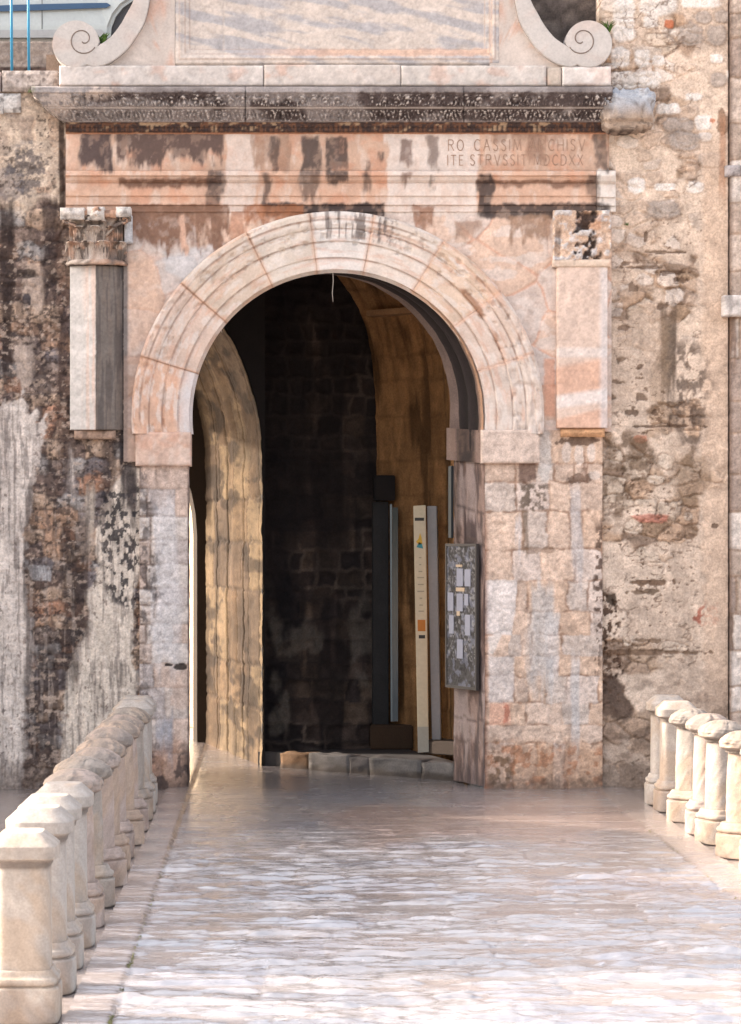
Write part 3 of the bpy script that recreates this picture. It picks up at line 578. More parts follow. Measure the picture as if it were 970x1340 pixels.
# reveal of the arch and of both jambs: front edge to the narrower back edge, skewed to the left like the passage behind
BCX, BCY, BR, BY = 418., 530., 171., .70
kb = (D+BY)/FP
def front_pt(s):   # s in 0..1 around: right floor -> arch -> left floor
    out = np.zeros(s.shape+(2,)); L = [484, math.pi*AR, 484]; tot = sum(L); u = s*tot
    a = np.clip((u-L[0])/L[1], 0, 1)*math.pi
    out[..., 0] = ACX+np.cos(a)*AR; out[..., 1] = ACY-np.sin(a)*AR
    lo = u < L[0]; hi = u > L[0]+L[1]
    out[lo, 1] = 1029-u[lo]; out[lo, 0] = np.where(out[lo, 1] > 570, 634., ACX+AR); out[hi, 1] = ACY+(u[hi]-L[0]-L[1]); out[hi, 0] = np.where(out[hi, 1] > 570, 246.5, ACX-AR); return out, a, lo, hi
def reveal(name, s0, s1, ns, nt_=44):
    s = np.linspace(s0, s1, ns); t_ = np.linspace(0, 1, nt_)
    Sg, Tg = np.meshgrid(s, t_, indexing='ij'); fp, a, lo, hi = front_pt(Sg)
    bx = BCX+np.cos(a)*BR; by = BCY-np.sin(a)*BR
    zf = H-(fp[..., 1]-700)/120; xf = (fp[..., 0]-365)/120
    xb = (bx-365)*kb; zb = H-(by-700)*kb
    zb = np.where(lo | hi, np.minimum(zf, H-(BCY-700)*kb), zb); zb = np.where(lo | hi, zf*(H-(BCY-700)*kb)/(H-(ACY-700)/120.), zb)
    low = fp[..., 1] > 606
    xb = np.where(lo & low, (594-365)*kb, xb)
    arch = ~low
    rib = np.where(arch, .022*np.sin(Tg*math.pi*7.)*ss(.08, .18, Tg)*(1-ss(.78, .86, Tg)), .010*np.sin(Tg*math.pi*5)*ss(.1, .3, Tg))
    nx = np.where(lo, -1., np.where(hi, 1., -np.cos(a))); nz = np.where(lo | hi, 0., -np.sin(a))
    px = fp[..., 0]; py = 700-(zf-H)*120
    n_ = fbm(py/14+Tg*3, Tg*6+px/30, 4, 840)-.5
    X = xf*(1-Tg)+xb*Tg+nx*(rib+.018*n_); Z = zf*(1-Tg)+zb*Tg+nz*(rib+.018*n_); Y = -.05*(1-Tg)+BY*Tg
    f = fbm(py/26, Tg*9+px/60, 5, 841)
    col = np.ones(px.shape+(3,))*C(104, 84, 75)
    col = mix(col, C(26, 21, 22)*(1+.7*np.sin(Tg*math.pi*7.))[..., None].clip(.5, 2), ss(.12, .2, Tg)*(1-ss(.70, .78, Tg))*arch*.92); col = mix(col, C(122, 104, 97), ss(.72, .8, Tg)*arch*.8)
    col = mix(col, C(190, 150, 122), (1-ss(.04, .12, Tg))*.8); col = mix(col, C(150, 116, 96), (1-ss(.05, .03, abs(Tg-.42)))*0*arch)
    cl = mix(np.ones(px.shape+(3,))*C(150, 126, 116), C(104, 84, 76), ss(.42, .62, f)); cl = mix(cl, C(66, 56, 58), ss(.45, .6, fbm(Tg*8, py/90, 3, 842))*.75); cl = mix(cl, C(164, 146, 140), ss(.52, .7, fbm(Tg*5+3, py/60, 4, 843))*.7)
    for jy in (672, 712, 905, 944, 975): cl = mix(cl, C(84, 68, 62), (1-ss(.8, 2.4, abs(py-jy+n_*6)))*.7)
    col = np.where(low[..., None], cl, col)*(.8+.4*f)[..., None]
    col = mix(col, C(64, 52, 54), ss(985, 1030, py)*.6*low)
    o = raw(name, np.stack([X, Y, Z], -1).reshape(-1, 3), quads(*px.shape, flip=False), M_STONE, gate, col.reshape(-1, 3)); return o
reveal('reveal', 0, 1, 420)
# imposts
dense_box('impost', 178, 250.5, 566, 610, -.2, .10, M_MARBLE, gate, paint_gate(C(212, 180, 162), .14, 3, .4), 2)
dense_box('impost', 629, 705, 563, 606.5, -.2, .105, M_STONE, gate, stone_fn(C(212, 190, 176), 8, .16, .0), 2)
bm = bmesh.new()
add_prism(bm, [Wp(631, 563.5, -.03), Wp(584.5, 560, .72), Wp(592, 560, .76), Wp(640, 563.5, 0)], Vector((0, 0, -.355)))
bmesh.ops.subdivide_edges(bm, edges=bm.edges, cuts=12, use_grid_fill=True)
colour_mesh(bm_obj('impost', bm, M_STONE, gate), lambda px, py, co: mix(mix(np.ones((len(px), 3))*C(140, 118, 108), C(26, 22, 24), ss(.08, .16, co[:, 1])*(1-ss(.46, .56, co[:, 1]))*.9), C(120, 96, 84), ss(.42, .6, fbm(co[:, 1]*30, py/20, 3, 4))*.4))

# ---- entablature (architrave, frieze, cornice)
def extrude_profile(name, prof, x0, x1, step, fn_col, mat, rel=None, xcut=None, ends=True):
    """prof: (py on the wall plane scale, projection in m) from top to bottom"""
    P = np.array(prof, float); L = np.concatenate([[0], np.cumsum(np.hypot(np.diff(P[:, 0]), np.diff(P[:, 1])*120))])
    u = np.unique(np.concatenate([np.linspace(0, L[-1], max(4, int(L[-1]/1.6))), L])); yy = np.interp(u, L, P[:, 0]); dd = np.interp(u, L, P[:, 1])
    xs = rng_px(x0, x1, step); px, py = np.meshgrid(xs, yy, indexing='ij'); d = np.broadcast_to(dd, px.shape).copy()
    if xcut: px = xcut(px, py)
    if rel: d = d+rel(px, py, d)
    e = np.minimum(px-px.min(axis=0), px.max(axis=0)-px); d = d-.006*(1-ss(0, 1.5, e))
    # true position: the photo pixel is seen at depth -d
    kk = (D-d)/FP; X = (px-365)*kk; Z = H-(py-700)*kk
    V = np.stack([X, -d, Z], -1).reshape(-1, 3); c = fn_col(px, py).reshape(-1, 3)
    nu, nv = px.shape; F = [quads(nu, nv, flip=True)]
    if ends:
        idx = np.arange(nu*nv).reshape(nu, nv)
        for row in (idx[0], idx[-1]):
            n0 = len(V); B = V[row].copy(); B[:, 1] = .06; V = np.concatenate([V, B]); c = np.concatenate([c, c[row]*.8]); k = n0+np.arange(nv); F.append(np.stack([row[:-1], row[1:], k[1:], k[:-1]], -1))
    return raw(name, V, np.concatenate(F), mat, gate, c)
nz_rel = lambda s, amp: (lambda px, py, d: amp*(fbm(px/10, py/10, 4, s)-.5))
extrude_profile('architrave', [(223, 0), (224, .15), (229.5, .155), (231, .125), (236, .110), (240, .075), (241, .092), (256, .088), (257, .068), (258, .066), (268, .064), (269, .042), (277, .040), (278, 0)], 86, 786, 1.6, paint_gate(C(208, 170, 147), .13, 1, .5), M_MARBLE, nz_rel(851, .010))
extrude_profile('architrave', [(223, 0), (224, .19), (230, .195), (237, .16), (241, .11), (258, .11), (259, .09), (269, .088), (270, .06), (277, .06), (278, 0)], 781, 806, 1.6, paint_gate(C(224, 206, 194), .1, 2, .3), M_MARBLE, nz_rel(852, .008))
frz = extrude_profile('frieze', [(172, .02), (174, .034), (222, .034), (224, .03)], 86, 797, 1.6, paint_gate(C(202, 168, 146), .14, 5, .5), M_MARBLE, nz_rel(853, .008))
def recess_col(px, py):
    n = fbm(px/5, py/5, 4, 854); c = mix(np.ones(px.shape+(3,))*C(112, 78, 60), C(70, 54, 50), ss(.4, .6, n)); c = mix(c, C(190, 160, 130), ss(.62, .72, fbm(px/14, py/8, 3, 855))*.7)
    c = mix(c, C(60, 48, 46), ((px % 6.5) < 2.4)*((py > 164) & (py < 173))*.8); return mix(c, C(188, 138, 110), ss(172.5, 175, py))
extrude_profile('dentil_course', [(158, .14), (160, .115), (166, .10), (167, .085), (172, .080), (174, .05), (176, .03)], 86, 800, 1.3, recess_col, M_STONE, lambda px, py, d: .012*(np.sin(px*2*math.pi/6.5) > -.2)*((py > 165) & (py < 172.5))+.016*(fbm(px/9, py/9, 3, 856)-.5))
def carve(px, py, d):
    wx = px+4*(fbm(px/9, py/9, 3, 858)-.5); wy = py+4*(fbm(px/9+5, py/9, 3, 859)-.5)
    p1 = 15.5; a = (wx/p1) % 1-.5; t1 = (wy-124)/15.; arc = np.hypot(a*1.9, t1-1.0)                  # upper row: palmette leaves
    leaf = np.cos(arc*17)*np.exp(-abs(arc-.55)*1.0)+.8*np.cos(np.arctan2(a, .2+abs(1-t1))*8)
    leaf = leaf*ss(122.5, 125, py)*(1-ss(138, 140, py))
    p2 = 11.; b = (wx/p2+.3) % 1-.5; s_ = np.sign(((wx/p2+.3)//1) % 2-.5)
    row2 = (np.cos((b*1.2+s_*(wy-150)/26.)*13)*.6+np.cos(np.hypot(b*2.0, (wy-151)/8.)*6)*.6)*ss(142.5, 145, py)*(1-ss(157, 160, py))
    rd = 1-abs(fbm(px/3.6, py/3.2, 3, 860)-.5)*5                                                     # small broken undercut detail
    band = ss(122.5, 125, py)*(1-ss(138.5, 140, py))+ss(142.5, 144.5, py)*(1-ss(158, 160, py))
    wear = (.35+.65*ss(.30, .5, fbm(px/34, py/14, 4, 861)))*(1-.75*ss(110, 60, px+.5*(py-140)))
    return ((.012*leaf+.015*row2)+.020*(rd-.6)*band)*wear+.018*(fbm(px/9, py/7, 4, 862)-.5)
def carve_col(px, py):
    d = carve(px, py, 0); g = fbm(px/5, py/5, 4, 863); f = fbm(px/46, py/30, 4, 864)
    c = mix(np.ones(px.shape+(3,))*C(84, 72, 70), C(206, 194, 186), ss(.000, .018, d+.010*(g-.5))*.95)
    c = mix(c, C(206, 186, 172), ss(140, 90, px+(f-.5)*60+(py-135)*1.4)*.8*ss(.3, .5, g)); c = mix(c, C(186, 176, 172), ss(.5, .62, f)*.45)
    c = mix(c, C(160, 152, 150)*(.7+.6*g.mean()), (1-ss(118.5, 123, py+9*(g-.5)))*(.45+.5*ss(.35, .6, f))); c = mix(c, C(176, 160, 148), (1-ss(.8, 1.8, abs(py-141)))*.6); c = mix(c, C(170, 162, 160), ss(155, 160, py)*.5)
    for jx in (321, 607): c = mix(c, C(40, 34, 34), (1-ss(.4, 1.2, abs(px-jx)))*(py > 118)*.6)
    return mix(c, C(110, 112, 70), ss(60, 30, px)*(1-ss(120, 126, py))*ss(.5, .6, g)*.7)
def cut_left(px, py):
    t_ = (px-40)/(802-40); x0 = 40+np.interp(py, [112, 120, 140, 160, 164], [0, 0, 20, 44, 60])+4*(fbm(py/6, py*0+3, 3, 865)-.5); return x0+t_*(802-x0)
for (xa, xb) in ((40, 321.2), (321.5, 607), (607.3, 802)):
    def cut(px, py, xa=xa): 
        if xa != 40: return px
        t_ = (px-40)/(321-40); x0 = 40+np.interp(py, [108, 120, 140, 158, 164], [0, 0, 18, 42, 58])+5*(fbm(py/6, py*0+3, 3, 865)-.5); return x0+t_*(321-x0)
    extrude_profile('cornice', [(113, .05), (113.5, .33), (114, .37), (121, .372), (122.5, .355), (126, .345), (139, .29), (140, .275), (142, .275), (143, .255), (157, .165), (159.5, .15), (161, .10), (162, .05)], xa, xb, 1.15, carve_col, M_STONE,
                    lambda px, py, d: carve(px, py, d)-.02*ss(156, 161, py+4*(fbm(px/24, py*0, 3, 866)-.5)), cut)
# broken right end of the cornice
bm = bmesh.new(); bmesh.ops.create_uvsphere(bm, u_segments=80, v_segments=60, radius=1)
c0 = Wp(820, 147, -.12)
for v in bm.verts:
    x, y, z = v.co; sx = math.copysign(abs(x)**.5, x); sy = math.copysign(abs(y)**.5, y); sz = math.copysign(abs(z)**.42, z); v.co = (sx*.29, sy*.22*(1-.25*(z < -.2)), sz*.235)
co = np.array([v.co for v in bm.verts]); nn = (fbm(co[:, 0]*9+3, co[:, 2]*9+co[:, 1]*5, 4, 870)-.5)*.19+(fbm(co[:, 0]*24, co[:, 2]*24+co[:, 1]*9, 3, 871)-.5)*.09
for v, q in zip(bm.verts, nn): v.co = v.co*(1+q*2.2)+c0
o = bm_obj('broken_cornice_end', bm, M_STONE, gate, True)
colour_mesh(o, lambda px, py, co: mix(mix(np.ones((len(px), 3))*C(176, 156, 140), C(176, 180, 188), (1-ss(138, 160, py+18*(fbm(px/8, py/8, 4, 872)-.5)))*.9), C(92, 78, 70), ss(.55, .68, fbm(px/5, py/5, 4, 873))*.6+ss(170, 178, py)*.5))
# ---- top: base course, tablet, scrolls
dense_box('base_course', 80, 345, 91, 117, -.1, .24, M_MARBLE, gate, paint_gate(C(200, 190, 184), .14, 11, .3), 2.2, .006, .005); dense_box('base_course', 346, 523, 90, 117, -.1, .24, M_MARBLE, gate, paint_gate(C(202, 190, 182), .14, 12, .35), 2.2, .006, .005)
dense_box('base_course', 524, 712, 91, 117, -.1, .24, M_MARBLE, gate, paint_gate(C(202, 192, 185), .14, 13, .3), 2.2, .006, .005); dense_box('base_course', 713, 732, 93, 117, -.1, .23, M_MARBLE, gate, paint_gate(C(196, 180, 166), .1, 14, .3), 2.2); dense_box('base_course', 733, 796, 92, 117, -.1, .24, M_MARBLE, gate, paint_gate(C(216, 206, 200), .1, 15, .2), 2.2)
def tablet_paint(px, py):
    f = fbm((px+py*.5)/70, (py-px*.22)/11, 5, 881); g = fbm(px/12, py/12, 4, 882)
    col = mix(np.ones(px.shape+(3,))*C(206, 192, 182), C(172, 168, 170), ss(.42, .62, f)*.9)*(.93+.14*g)[..., None]  # diagonal streaks are dappled shade painted into the tablet colour
    col = mix(col, C(214, 172, 146), ((1-ss(3, 7, abs(py-72+5*(g-.5))))*ss(300, 420, px)*(px < 640)*.7)); col = mix(col, C(210, 168, 140), (1-ss(1, 3, abs(px-641)))*.5)
    u = np.minimum(np.minimum(px-229, 653-px), 88-py)
    d = .03*ss(2, 3, u)*0+np.interp(u, [0, 1, 6, 7, 9, 10, 14, 15, 19, 20.5], [.0, .045, .045, .055, .055, .042, .035, .022, .018, .0])
    for jx in (293,): col = mix(col, C(190, 178, 170), (1-ss(.5, 1.6, abs(px-jx)))*.7); d = d-.004*(1-ss(.5, 1.6, abs(px-jx)))
    for q in (7, 14, 20): col = mix(col, C(176, 150, 134), (1-ss(.3, 1.3, abs(u-q)))*.5)
    return col, d+.005*(g-.5)
sheet('tablet', rng_px(228, 654, 1.5), np.concatenate([rng_px(-60, -6, 5), rng_px(-4, 90, 1.4)]), tablet_paint, M_MARBLE, gate, .13, .3)
bm = bmesh.new(); add_box(bm, Wp(200, 0).x, Wp(680, 0).x, -.32, .35, Wp(0, -60).z, Wp(0, -80).z)
colour_mesh(bm_obj('top_moulding', bm, M_MARBLE, gate, bevel=.03), lambda px, py, co: np.ones((len(px), 3))*C(216, 202, 192))
concave = [(128, 60), (144, 49), (157, 33), (165, 19), (175, 0), (181, -25), (184, -58)]
convex = [(200, -58), (197, -20), (196, 0), (190, 27), (179, 47), (165, 66), (144, 82), (124, 88.5)]
def mir(p, m): return (870-p[0], p[1]) if m else p
def smooth_line(P, n=6):
    P = np.array(P, float); t_ = np.arange(len(P)); tt = np.linspace(0, len(P)-1, (len(P)-1)*n+1); out = []
    for u in tt:
        i = min(int(u), len(P)-2); f = u-i; p0 = P[max(i-1, 0)]; p1 = P[i]; p2 = P[i+1]; p3 = P[min(i+2, len(P)-1)]
        out.append(.5*((2*p1)+(-p0+p2)*f+(2*p0-5*p1+4*p2-p3)*f*f+(-p0+3*p1-3*p2+p3)*f**3))
    return np.array(out)
for mrr in (0, 1):
    sc = []; c = (99.5, 57.5); r = 31
    ca = smooth_line(concave); cb = smooth_line(convex)
    arc = [(c[0]+r*math.cos(a), c[1]+r*math.sin(a)) for a in np.linspace(R(62), R(355), 40)]
    outline = [tuple(p) for p in cb]+arc+[tuple(p) for p in ca]
    bm = bmesh.new(); add_prism(bm, [Wp(*mir(p, mrr), -.24) for p in outline], Vector((0, .26, 0)))
    so_ = bm_obj('scroll', bm, M_MARBLE, gate)
    bmm = bmesh.new(); bmm.from_mesh(so_.data); bmesh.ops.bevel(bmm, geom=[e for e in bmm.edges if abs(e.verts[0].co.y-e.verts[1].co.y) < .01], offset=.008, segments=2, affect='EDGES'); bmesh.ops.triangulate(bmm, faces=[f for f in bmm.faces if len(f.verts) > 4]); bmm.to_mesh(so_.data); bmm.free()
    fnb = paint_gate(C(196, 188, 183), .14, 21+mrr, .15)
    colour_mesh(so_, lambda px, py, co: mix(fnb(px, py), C(176, 168, 162), ss(70, 95, py)*.4))
    # the incised spiral
    sp = []
    for a in np.linspace(0, 1, 60):
        th = R(28)+a*R(430); rr = 18.5*(1-a)**.75+3.5*a; sp.append(Wp(*mir((108+rr*math.cos(th), 53-2*a+rr*math.sin(th)), mrr), -.2405))
    bm = bmesh.new(); add_tube(bm, sp, .007, 6); o = bm_obj('spiral_groove', bm, M_STONE, so_, True); colour_mesh(o, lambda px, py, co: np.ones((len(px), 3))*C(128, 114, 106))
    bm = bmesh.new(); add_tube(bm, [Wp(*mir(tuple(p), mrr), -.2) for p in cb], .009, 6); o = bm_obj('edge_shade_line', bm, M_STONE, so_, True); colour_mesh(o, lambda px, py, co: np.ones((len(px), 3))*C(140, 126, 118))  # dark tube drawn for the shade where the band meets the slab
    # slab behind the scroll, up against the tablet
    slab = [(229, 92), (229, -57), (201, -57)]+[tuple(p) for p in cb[::1]][:]+[(112, 92)]
    bm = bmesh.new(); add_prism(bm, [Wp(*mir(p, mrr), -.17) for p in slab], Vector((0, .30, 0)))
    bmesh.ops.triangulate(bm, faces=[f for f in bm.faces if len(f.verts) > 4]); o = bm_obj('scroll_slab', bm, M_MARBLE, gate)
    me = o.data; bmm = bmesh.new(); bmm.from_mesh(me); bmesh.ops.subdivide_edges(bmm, edges=bmm.edges, cuts=6, use_grid_fill=True); bmm.to_mesh(me); bmm.free()
    fns = paint_gate(C(200, 186, 177), .15, 25+mrr, .5); colour_mesh(o, lambda px, py, co: fns(px, py))
# ---- pilasters
def leaf(bm, base, ang, wd, ht, out, curl, lobes=5):
    """an acanthus leaf growing from base, facing angle ang (0 = towards the viewer)"""
    n, m_ = 15, 12; ca, sa = math.cos(ang), math.sin(ang); g = []
    for j in range(m_):
        v = j/(m_-1); row = []
        for i in range(n):
            u = i/(n-1)*2-1
            w_ = wd*.5*(.78+.35*math.sin(v*math.pi*.9))*(1-.55*max(0, v-.75)/.25)*(1+.10*math.cos(v*lobes*2*math.pi)*abs(u))
            o_ = out*v**2*.55+curl*max(0, v-.68)/.32*1.0; zz = ht*(v-max(0, v-.8)*1.15)
            o_ += .016*math.cos(u*math.pi*4.5)*(1-.3*v)-.016*u*u
            x, y = u*w_, -o_
            row.append(bm.verts.new((base[0]+x*ca+y*sa*-1, base[1]+y*ca-x*sa*-1*0+x*sa*.0+(abs(u)*abs(sa)*0), base[2]+zz)))
        g.append(row)
    for j in range(m_-1):
        for i in range(n-1): bm.faces.new((g[j][i], g[j][i+1], g[j+1][i+1], g[j+1][i]))
def solid(o, th): 
    md = o.modifiers.new('thick', 'SOLIDIFY'); md.thickness = th; md.offset = -1
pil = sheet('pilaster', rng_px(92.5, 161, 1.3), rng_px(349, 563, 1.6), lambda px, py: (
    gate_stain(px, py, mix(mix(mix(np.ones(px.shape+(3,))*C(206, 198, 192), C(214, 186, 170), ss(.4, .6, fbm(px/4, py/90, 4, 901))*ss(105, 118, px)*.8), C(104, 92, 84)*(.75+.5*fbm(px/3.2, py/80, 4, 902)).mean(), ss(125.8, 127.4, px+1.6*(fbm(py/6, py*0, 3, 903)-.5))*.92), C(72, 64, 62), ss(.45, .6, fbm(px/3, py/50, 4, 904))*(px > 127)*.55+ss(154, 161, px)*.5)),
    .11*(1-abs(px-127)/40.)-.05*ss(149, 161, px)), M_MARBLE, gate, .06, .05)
bm = bmesh.new()
for k in range(9):                                                   # the bell
    pass
cxp = Wp(127, 0).x; zb_, zt_ = Wp(0, 348).z, Wp(0, 277).z
def ring(rx, ry, z, n=20): return [Vector((cxp+rx*math.sin(a), -.02-ry*math.cos(a), z)) for a in np.linspace(-math.pi/2, math.pi/2, n)]
prof = [(.315, .20, 0), (.33, .215, .015), (.315, .20, .04), (.275, .165, .05), (.275, .165, .3), (.30, .18, .45), (.34, .22, .52)]
rs = [[bm.verts.new(p) for p in ring(a, b_, zb_+c_)] for a, b_, c_ in prof]
for r1, r2 in zip(rs, rs[1:]):
    for k in range(len(r1)-1): bm.faces.new((r1[k], r1[k+1], r2[k+1], r2[k]))
for (off, z0, ht, wd, out, curl, m_) in ((.185, .04, .25, .155, .07, .075, (-.25, -.085, .085, .25)), (.195, .17, .29, .125, .08, .075, (-.175, 0, .175)), (.20, .20, .33, .07, .08, .06, (-.255, -.085, .085, .255)), (.22, .36, .19, .08, .05, .05, (-.07, .07))):
    for x in m_: leaf(bm, (cxp+x, -off*math.sqrt(max(.15, 1-(x/.33)**2)), zb_+z0), 0, wd, ht, out, curl)
for sx in (-1, 1):                                                   # corner volutes
    ctr = Vector((cxp+sx*.315, -.22, zb_+.475)); pts = []
    for a in np.linspace(0, 1, 26):
        th = a*R(560); r_ = .058*(1-a)+.008; pts.append(ctr+Vector((sx*math.cos(th)*r_, -.03*a, math.sin(th)*r_)))
    add_tube(bm, [Vector((cxp+sx*.12, -.22, zb_+.30)), Vector((cxp+sx*.22, -.235, zb_+.42))]+pts, .019, 7, .7)
add_tube(bm, [Vector((cxp+.02+.03*math.cos(a), -.31, zb_+.555+.03*math.sin(a))) for a in np.linspace(0, R(330), 12)], .026, 7)
cap = bm_obj('capital', bm, M_STONE, pil, True); solid(cap, .012)
colour_mesh(cap, lambda px, py, co: mix(mix(np.ones((len(px), 3))*C(210, 192, 178), C(84, 70, 64), ss(.44, .60, fbm(px/6, py/7, 4, 911)+.12*ss(130, 158, px)-.08*ss(-.22, -.30, co[:, 1]))*.85), C(206, 160, 132), ss(.55, .7, fbm(px/12, py/12, 3, 912))*.6))
for (a, b_, c_, d_, k) in ((81.5, 113, 276, 291, 1), (117, 139, 275, 292, 2), (154, 173, 275, 288, 3)):
    dense_box('abacus', a, b_, c_, d_, -.05, .33, M_STONE, pil, stone_fn(C(204, 194, 186), k, .16, .4), 1.8, .03, .045)
dense_box('abacus', 110, 158, 279, 288, -.05, .27, M_STONE, pil, stone_fn(C(208, 166, 140), 5, .16, .5), 1.8, .03, .03)
dense_box('abacus', 164, 174, 284, 320, -.05, .16, M_STONE, pil, stone_fn(C(190, 188, 190), 6, .12, .1), 1.8, .02, .02)
dense_box('bracket', 98, 152, 563.5, 575, -.05, .10, M_STONE, pil, stone_fn(C(170, 142, 124), 7, .16, .4), 1.8)
pir = sheet('pilaster', rng_px(727.5, 793.5, 1.4), rng_px(346, 560.5, 1.5), lambda px, py: (
    mix(mix(mix(np.ones(px.shape+(3,))*C(214, 188, 172)*(.9+.2*fbm(px/18, py/18, 4, 921))[..., None], C(216, 166, 138), (ss(470, 480, py+.2*(px-760))*(1-ss(512, 520, py+.2*(px-760)))+ss(538, 545, py+.25*(px-760)))*.65), C(226, 214, 208), (1-ss(5, 12, abs(py-522+.14*(px-760))))*.8+(1-ss(3, 9, abs(py-462)))*.6), C(222, 214, 212), ss(780, 788, px)*.6),
    .006*(fbm(px/14, py/14, 3, 922)-.5)+.012*(1-ss(786, 792, px))-.02*(1-ss(727, 730, px))), M_MARBLE, gate, .10, .05)
dense_box('abacus', 722, 798, 341, 351, -.05, .13, M_MARBLE, pir, paint_gate(C(216, 192, 172), .12, 31, .3), 1.8)
def ruined(px, py):
    m = poly(px, py, [(753, 278), (780, 278), (782, 342), (752, 342), (748, 310)], 7, 7, 3)*ss(.36, .52, fbm(px/9+2, py/12, 5, 932))+.8*streak(px, py, 729, 296, 322, 4, 9); m = np.clip(m, 0, 1)
    w_ = blob(px, py, 763, 307, 7, 5, 7, 2.4, .3)+blob(px, py, 778, 331, 6, 5, 8, 2.4, .4); m = m*(1-np.clip(w_, 0, 1))
    f = fbm(px/9, py/9, 4, 931); c = mix(np.ones(px.shape+(3,))*C(212, 182, 160), C(204, 200, 200), ss(.45, .6, f)*.8); c = mix(c, C(176, 120, 80), blob(px, py, 770, 290, 16, 12, 9)*.5)
    return mix(c, C(52, 39, 36), m*.93), .09*(f-.5)+.05*(fbm(px/20, py/16, 3, 933)-.5)-.05*m+.03*np.clip(w_, 0, 1)*0
sheet('capital', rng_px(723, 798, 1.3), rng_px(277, 342, 1.3), ruined, M_STONE, pir, .12, .05)
dense_box('bracket', 733, 790, 561, 572, -.05, .12, M_STONE, pir, stone_fn(C(196, 150, 112), 12, .16, .5), 1.8, .02, .03)
# ---- inscription cut in the frieze: two lines of Roman capitals drawn as strokes
GL = {'R': [[(0, 0), (0, 1), (.42, 1), (.55, .88), (.55, .66), (.42, .54), (0, .54)], [(.28, .54), (.62, 0)]], 'O': [[(.36+.36*math.cos(a), .5+.5*math.sin(a)) for a in np.linspace(0, 2*math.pi, 17)]],
      'C': [[(.36+.36*math.cos(a), .5+.5*math.sin(a)) for a in np.linspace(R(45), R(315), 13)]], 'A': [[(0, 0), (.34, 1), (.68, 0)], [(.12, .36), (.56, .36)]], 'S': [[(.46, .86), (.34, 1), (.14, 1), (.02, .86), (.04, .66), (.42, .40), (.48, .18), (.34, 0), (.12, 0), (0, .14)]],
      'I': [[(0, 0), (0, 1)]], 'M': [[(0, 0), (.1, 1), (.42, .1), (.74, 1), (.84, 0)]], 'H': [[(0, 0), (0, 1)], [(.6, 0), (.6, 1)], [(0, .52), (.6, .52)]], 'V': [[(0, 1), (.33, 0), (.66, 1)]], 'T': [[(.3, 0), (.3, 1)], [(0, 1), (.6, 1)]],
      'E': [[(.45, 1), (0, 1), (0, 0), (.46, 0)], [(0, .52), (.36, .52)]], 'D': [[(0, 0), (0, 1), (.3, 1), (.56, .8), (.62, .5), (.56, .2), (.3, 0), (0, 0)]], 'X': [[(0, 0), (.6, 1)], [(0, 1), (.6, 0)]], 'P': [[(0, 0), (0, 1), (.42, 1), (.55, .86), (.55, .64), (.42, .5), (0, .5)]]}
def strokes(bm, text, x, y, h, pitch, d, wd):
    for ch in text:
        if ch == ' ': x += pitch*.55; continue
        g = GL[ch]; wmax = max(p[0] for l in g for p in l)
        for l in g:
            for (ax, ay), (bx, by) in zip(l, l[1:]):
                a = Vector((x+ax*h*.8, y-ay*h, 0)); b_ = Vector((x+bx*h*.8, y-by*h, 0)); t_ = (b_-a).normalized(); n = Vector((-t_.y, t_.x, 0))*wd
                a -= t_*wd*.6; b_ += t_*wd*.6
                vv = [Wp(q.x, q.y, -d) for q in (a+n, a-n, b_-n, b_+n)]; add_prism(bm, vv, Vector((0, .003, 0)))
        x += wmax*h*.8+pitch*.38
m_let = flat_mat('cut_letters', tuple(C(178, 146, 127)), .9, 0, .1)
for tx_, x_, y_, h_, p_ in (('RO', 587, 197, 14, 12), ('CASSIM', 621, 197, 14.5, 13.2), ('ARCHISV', 693, 197, 14.5, 13.2), ('ITE', 586, 216, 13, 12), ('STRVSSIT', 616, 216, 13.5, 11.4), ('MDCDXX', 699, 216, 13.5, 11.4)):
    for ch in tx_:
        bm = bmesh.new(); strokes(bm, ch, x_, y_, h_, p_, .0405, .46); bm_obj('inscribed_letter', bm, m_let, frz)
        x_ += max(p[0] for l in GL[ch] for p in l)*h_*.8+p_*.38
# ------------------------------------------------------------------ the passage behind the gate
AX = Vector((-.227, 1, 0))
def wall_grid(name, P, mat, parent, paint):
    """P: function (u array, v array) -> X, Y, Z and metres along/up for painting"""
    pass
def swept(name, prof, vec, n, paint, mat, parent=None, flip=False, rel_amp=.02):
    """prof: list of Vector (one edge), swept along vec; paint(s metres along profile, t metres along sweep)"""
    P = np.array([tuple(p) for p in prof]); L = np.concatenate([[0], np.cumsum(np.linalg.norm(np.diff(P, axis=0), axis=1))])
    u = np.linspace(0, L[-1], int(L[-1]/.022)); Q = np.stack([np.interp(u, L, P[:, k]) for k in range(3)], -1)
    tt = np.linspace(0, 1, n); path = None
    if isinstance(vec, list):
        path = np.array(vec, float); pl = np.concatenate([[0], np.cumsum(np.linalg.norm(np.diff(path, axis=0), axis=1))]); off = np.stack([np.interp(tt*pl[-1], pl, path[:, k]) for k in range(3)], -1); vec = tuple(path[-1])
    ln = Vector(vec).length
    Ug, Tg = np.meshgrid(u, tt, indexing='ij')
    tan = np.gradient(Q, axis=0); nrm = np.cross(tan, np.array(vec)); nrm /= np.linalg.norm(nrm, axis=1)[:, None]+1e-9
    col, rel = paint(Ug, Tg*ln)
    V = Q[:, None, :]+(Tg[..., None]*np.array(vec) if path is None else off[None])+nrm[:, None, :]*rel[..., None]
    return raw(name, V.reshape(-1, 3), quads(len(u), n, flip=flip), mat, parent, col.reshape(-1, 3))
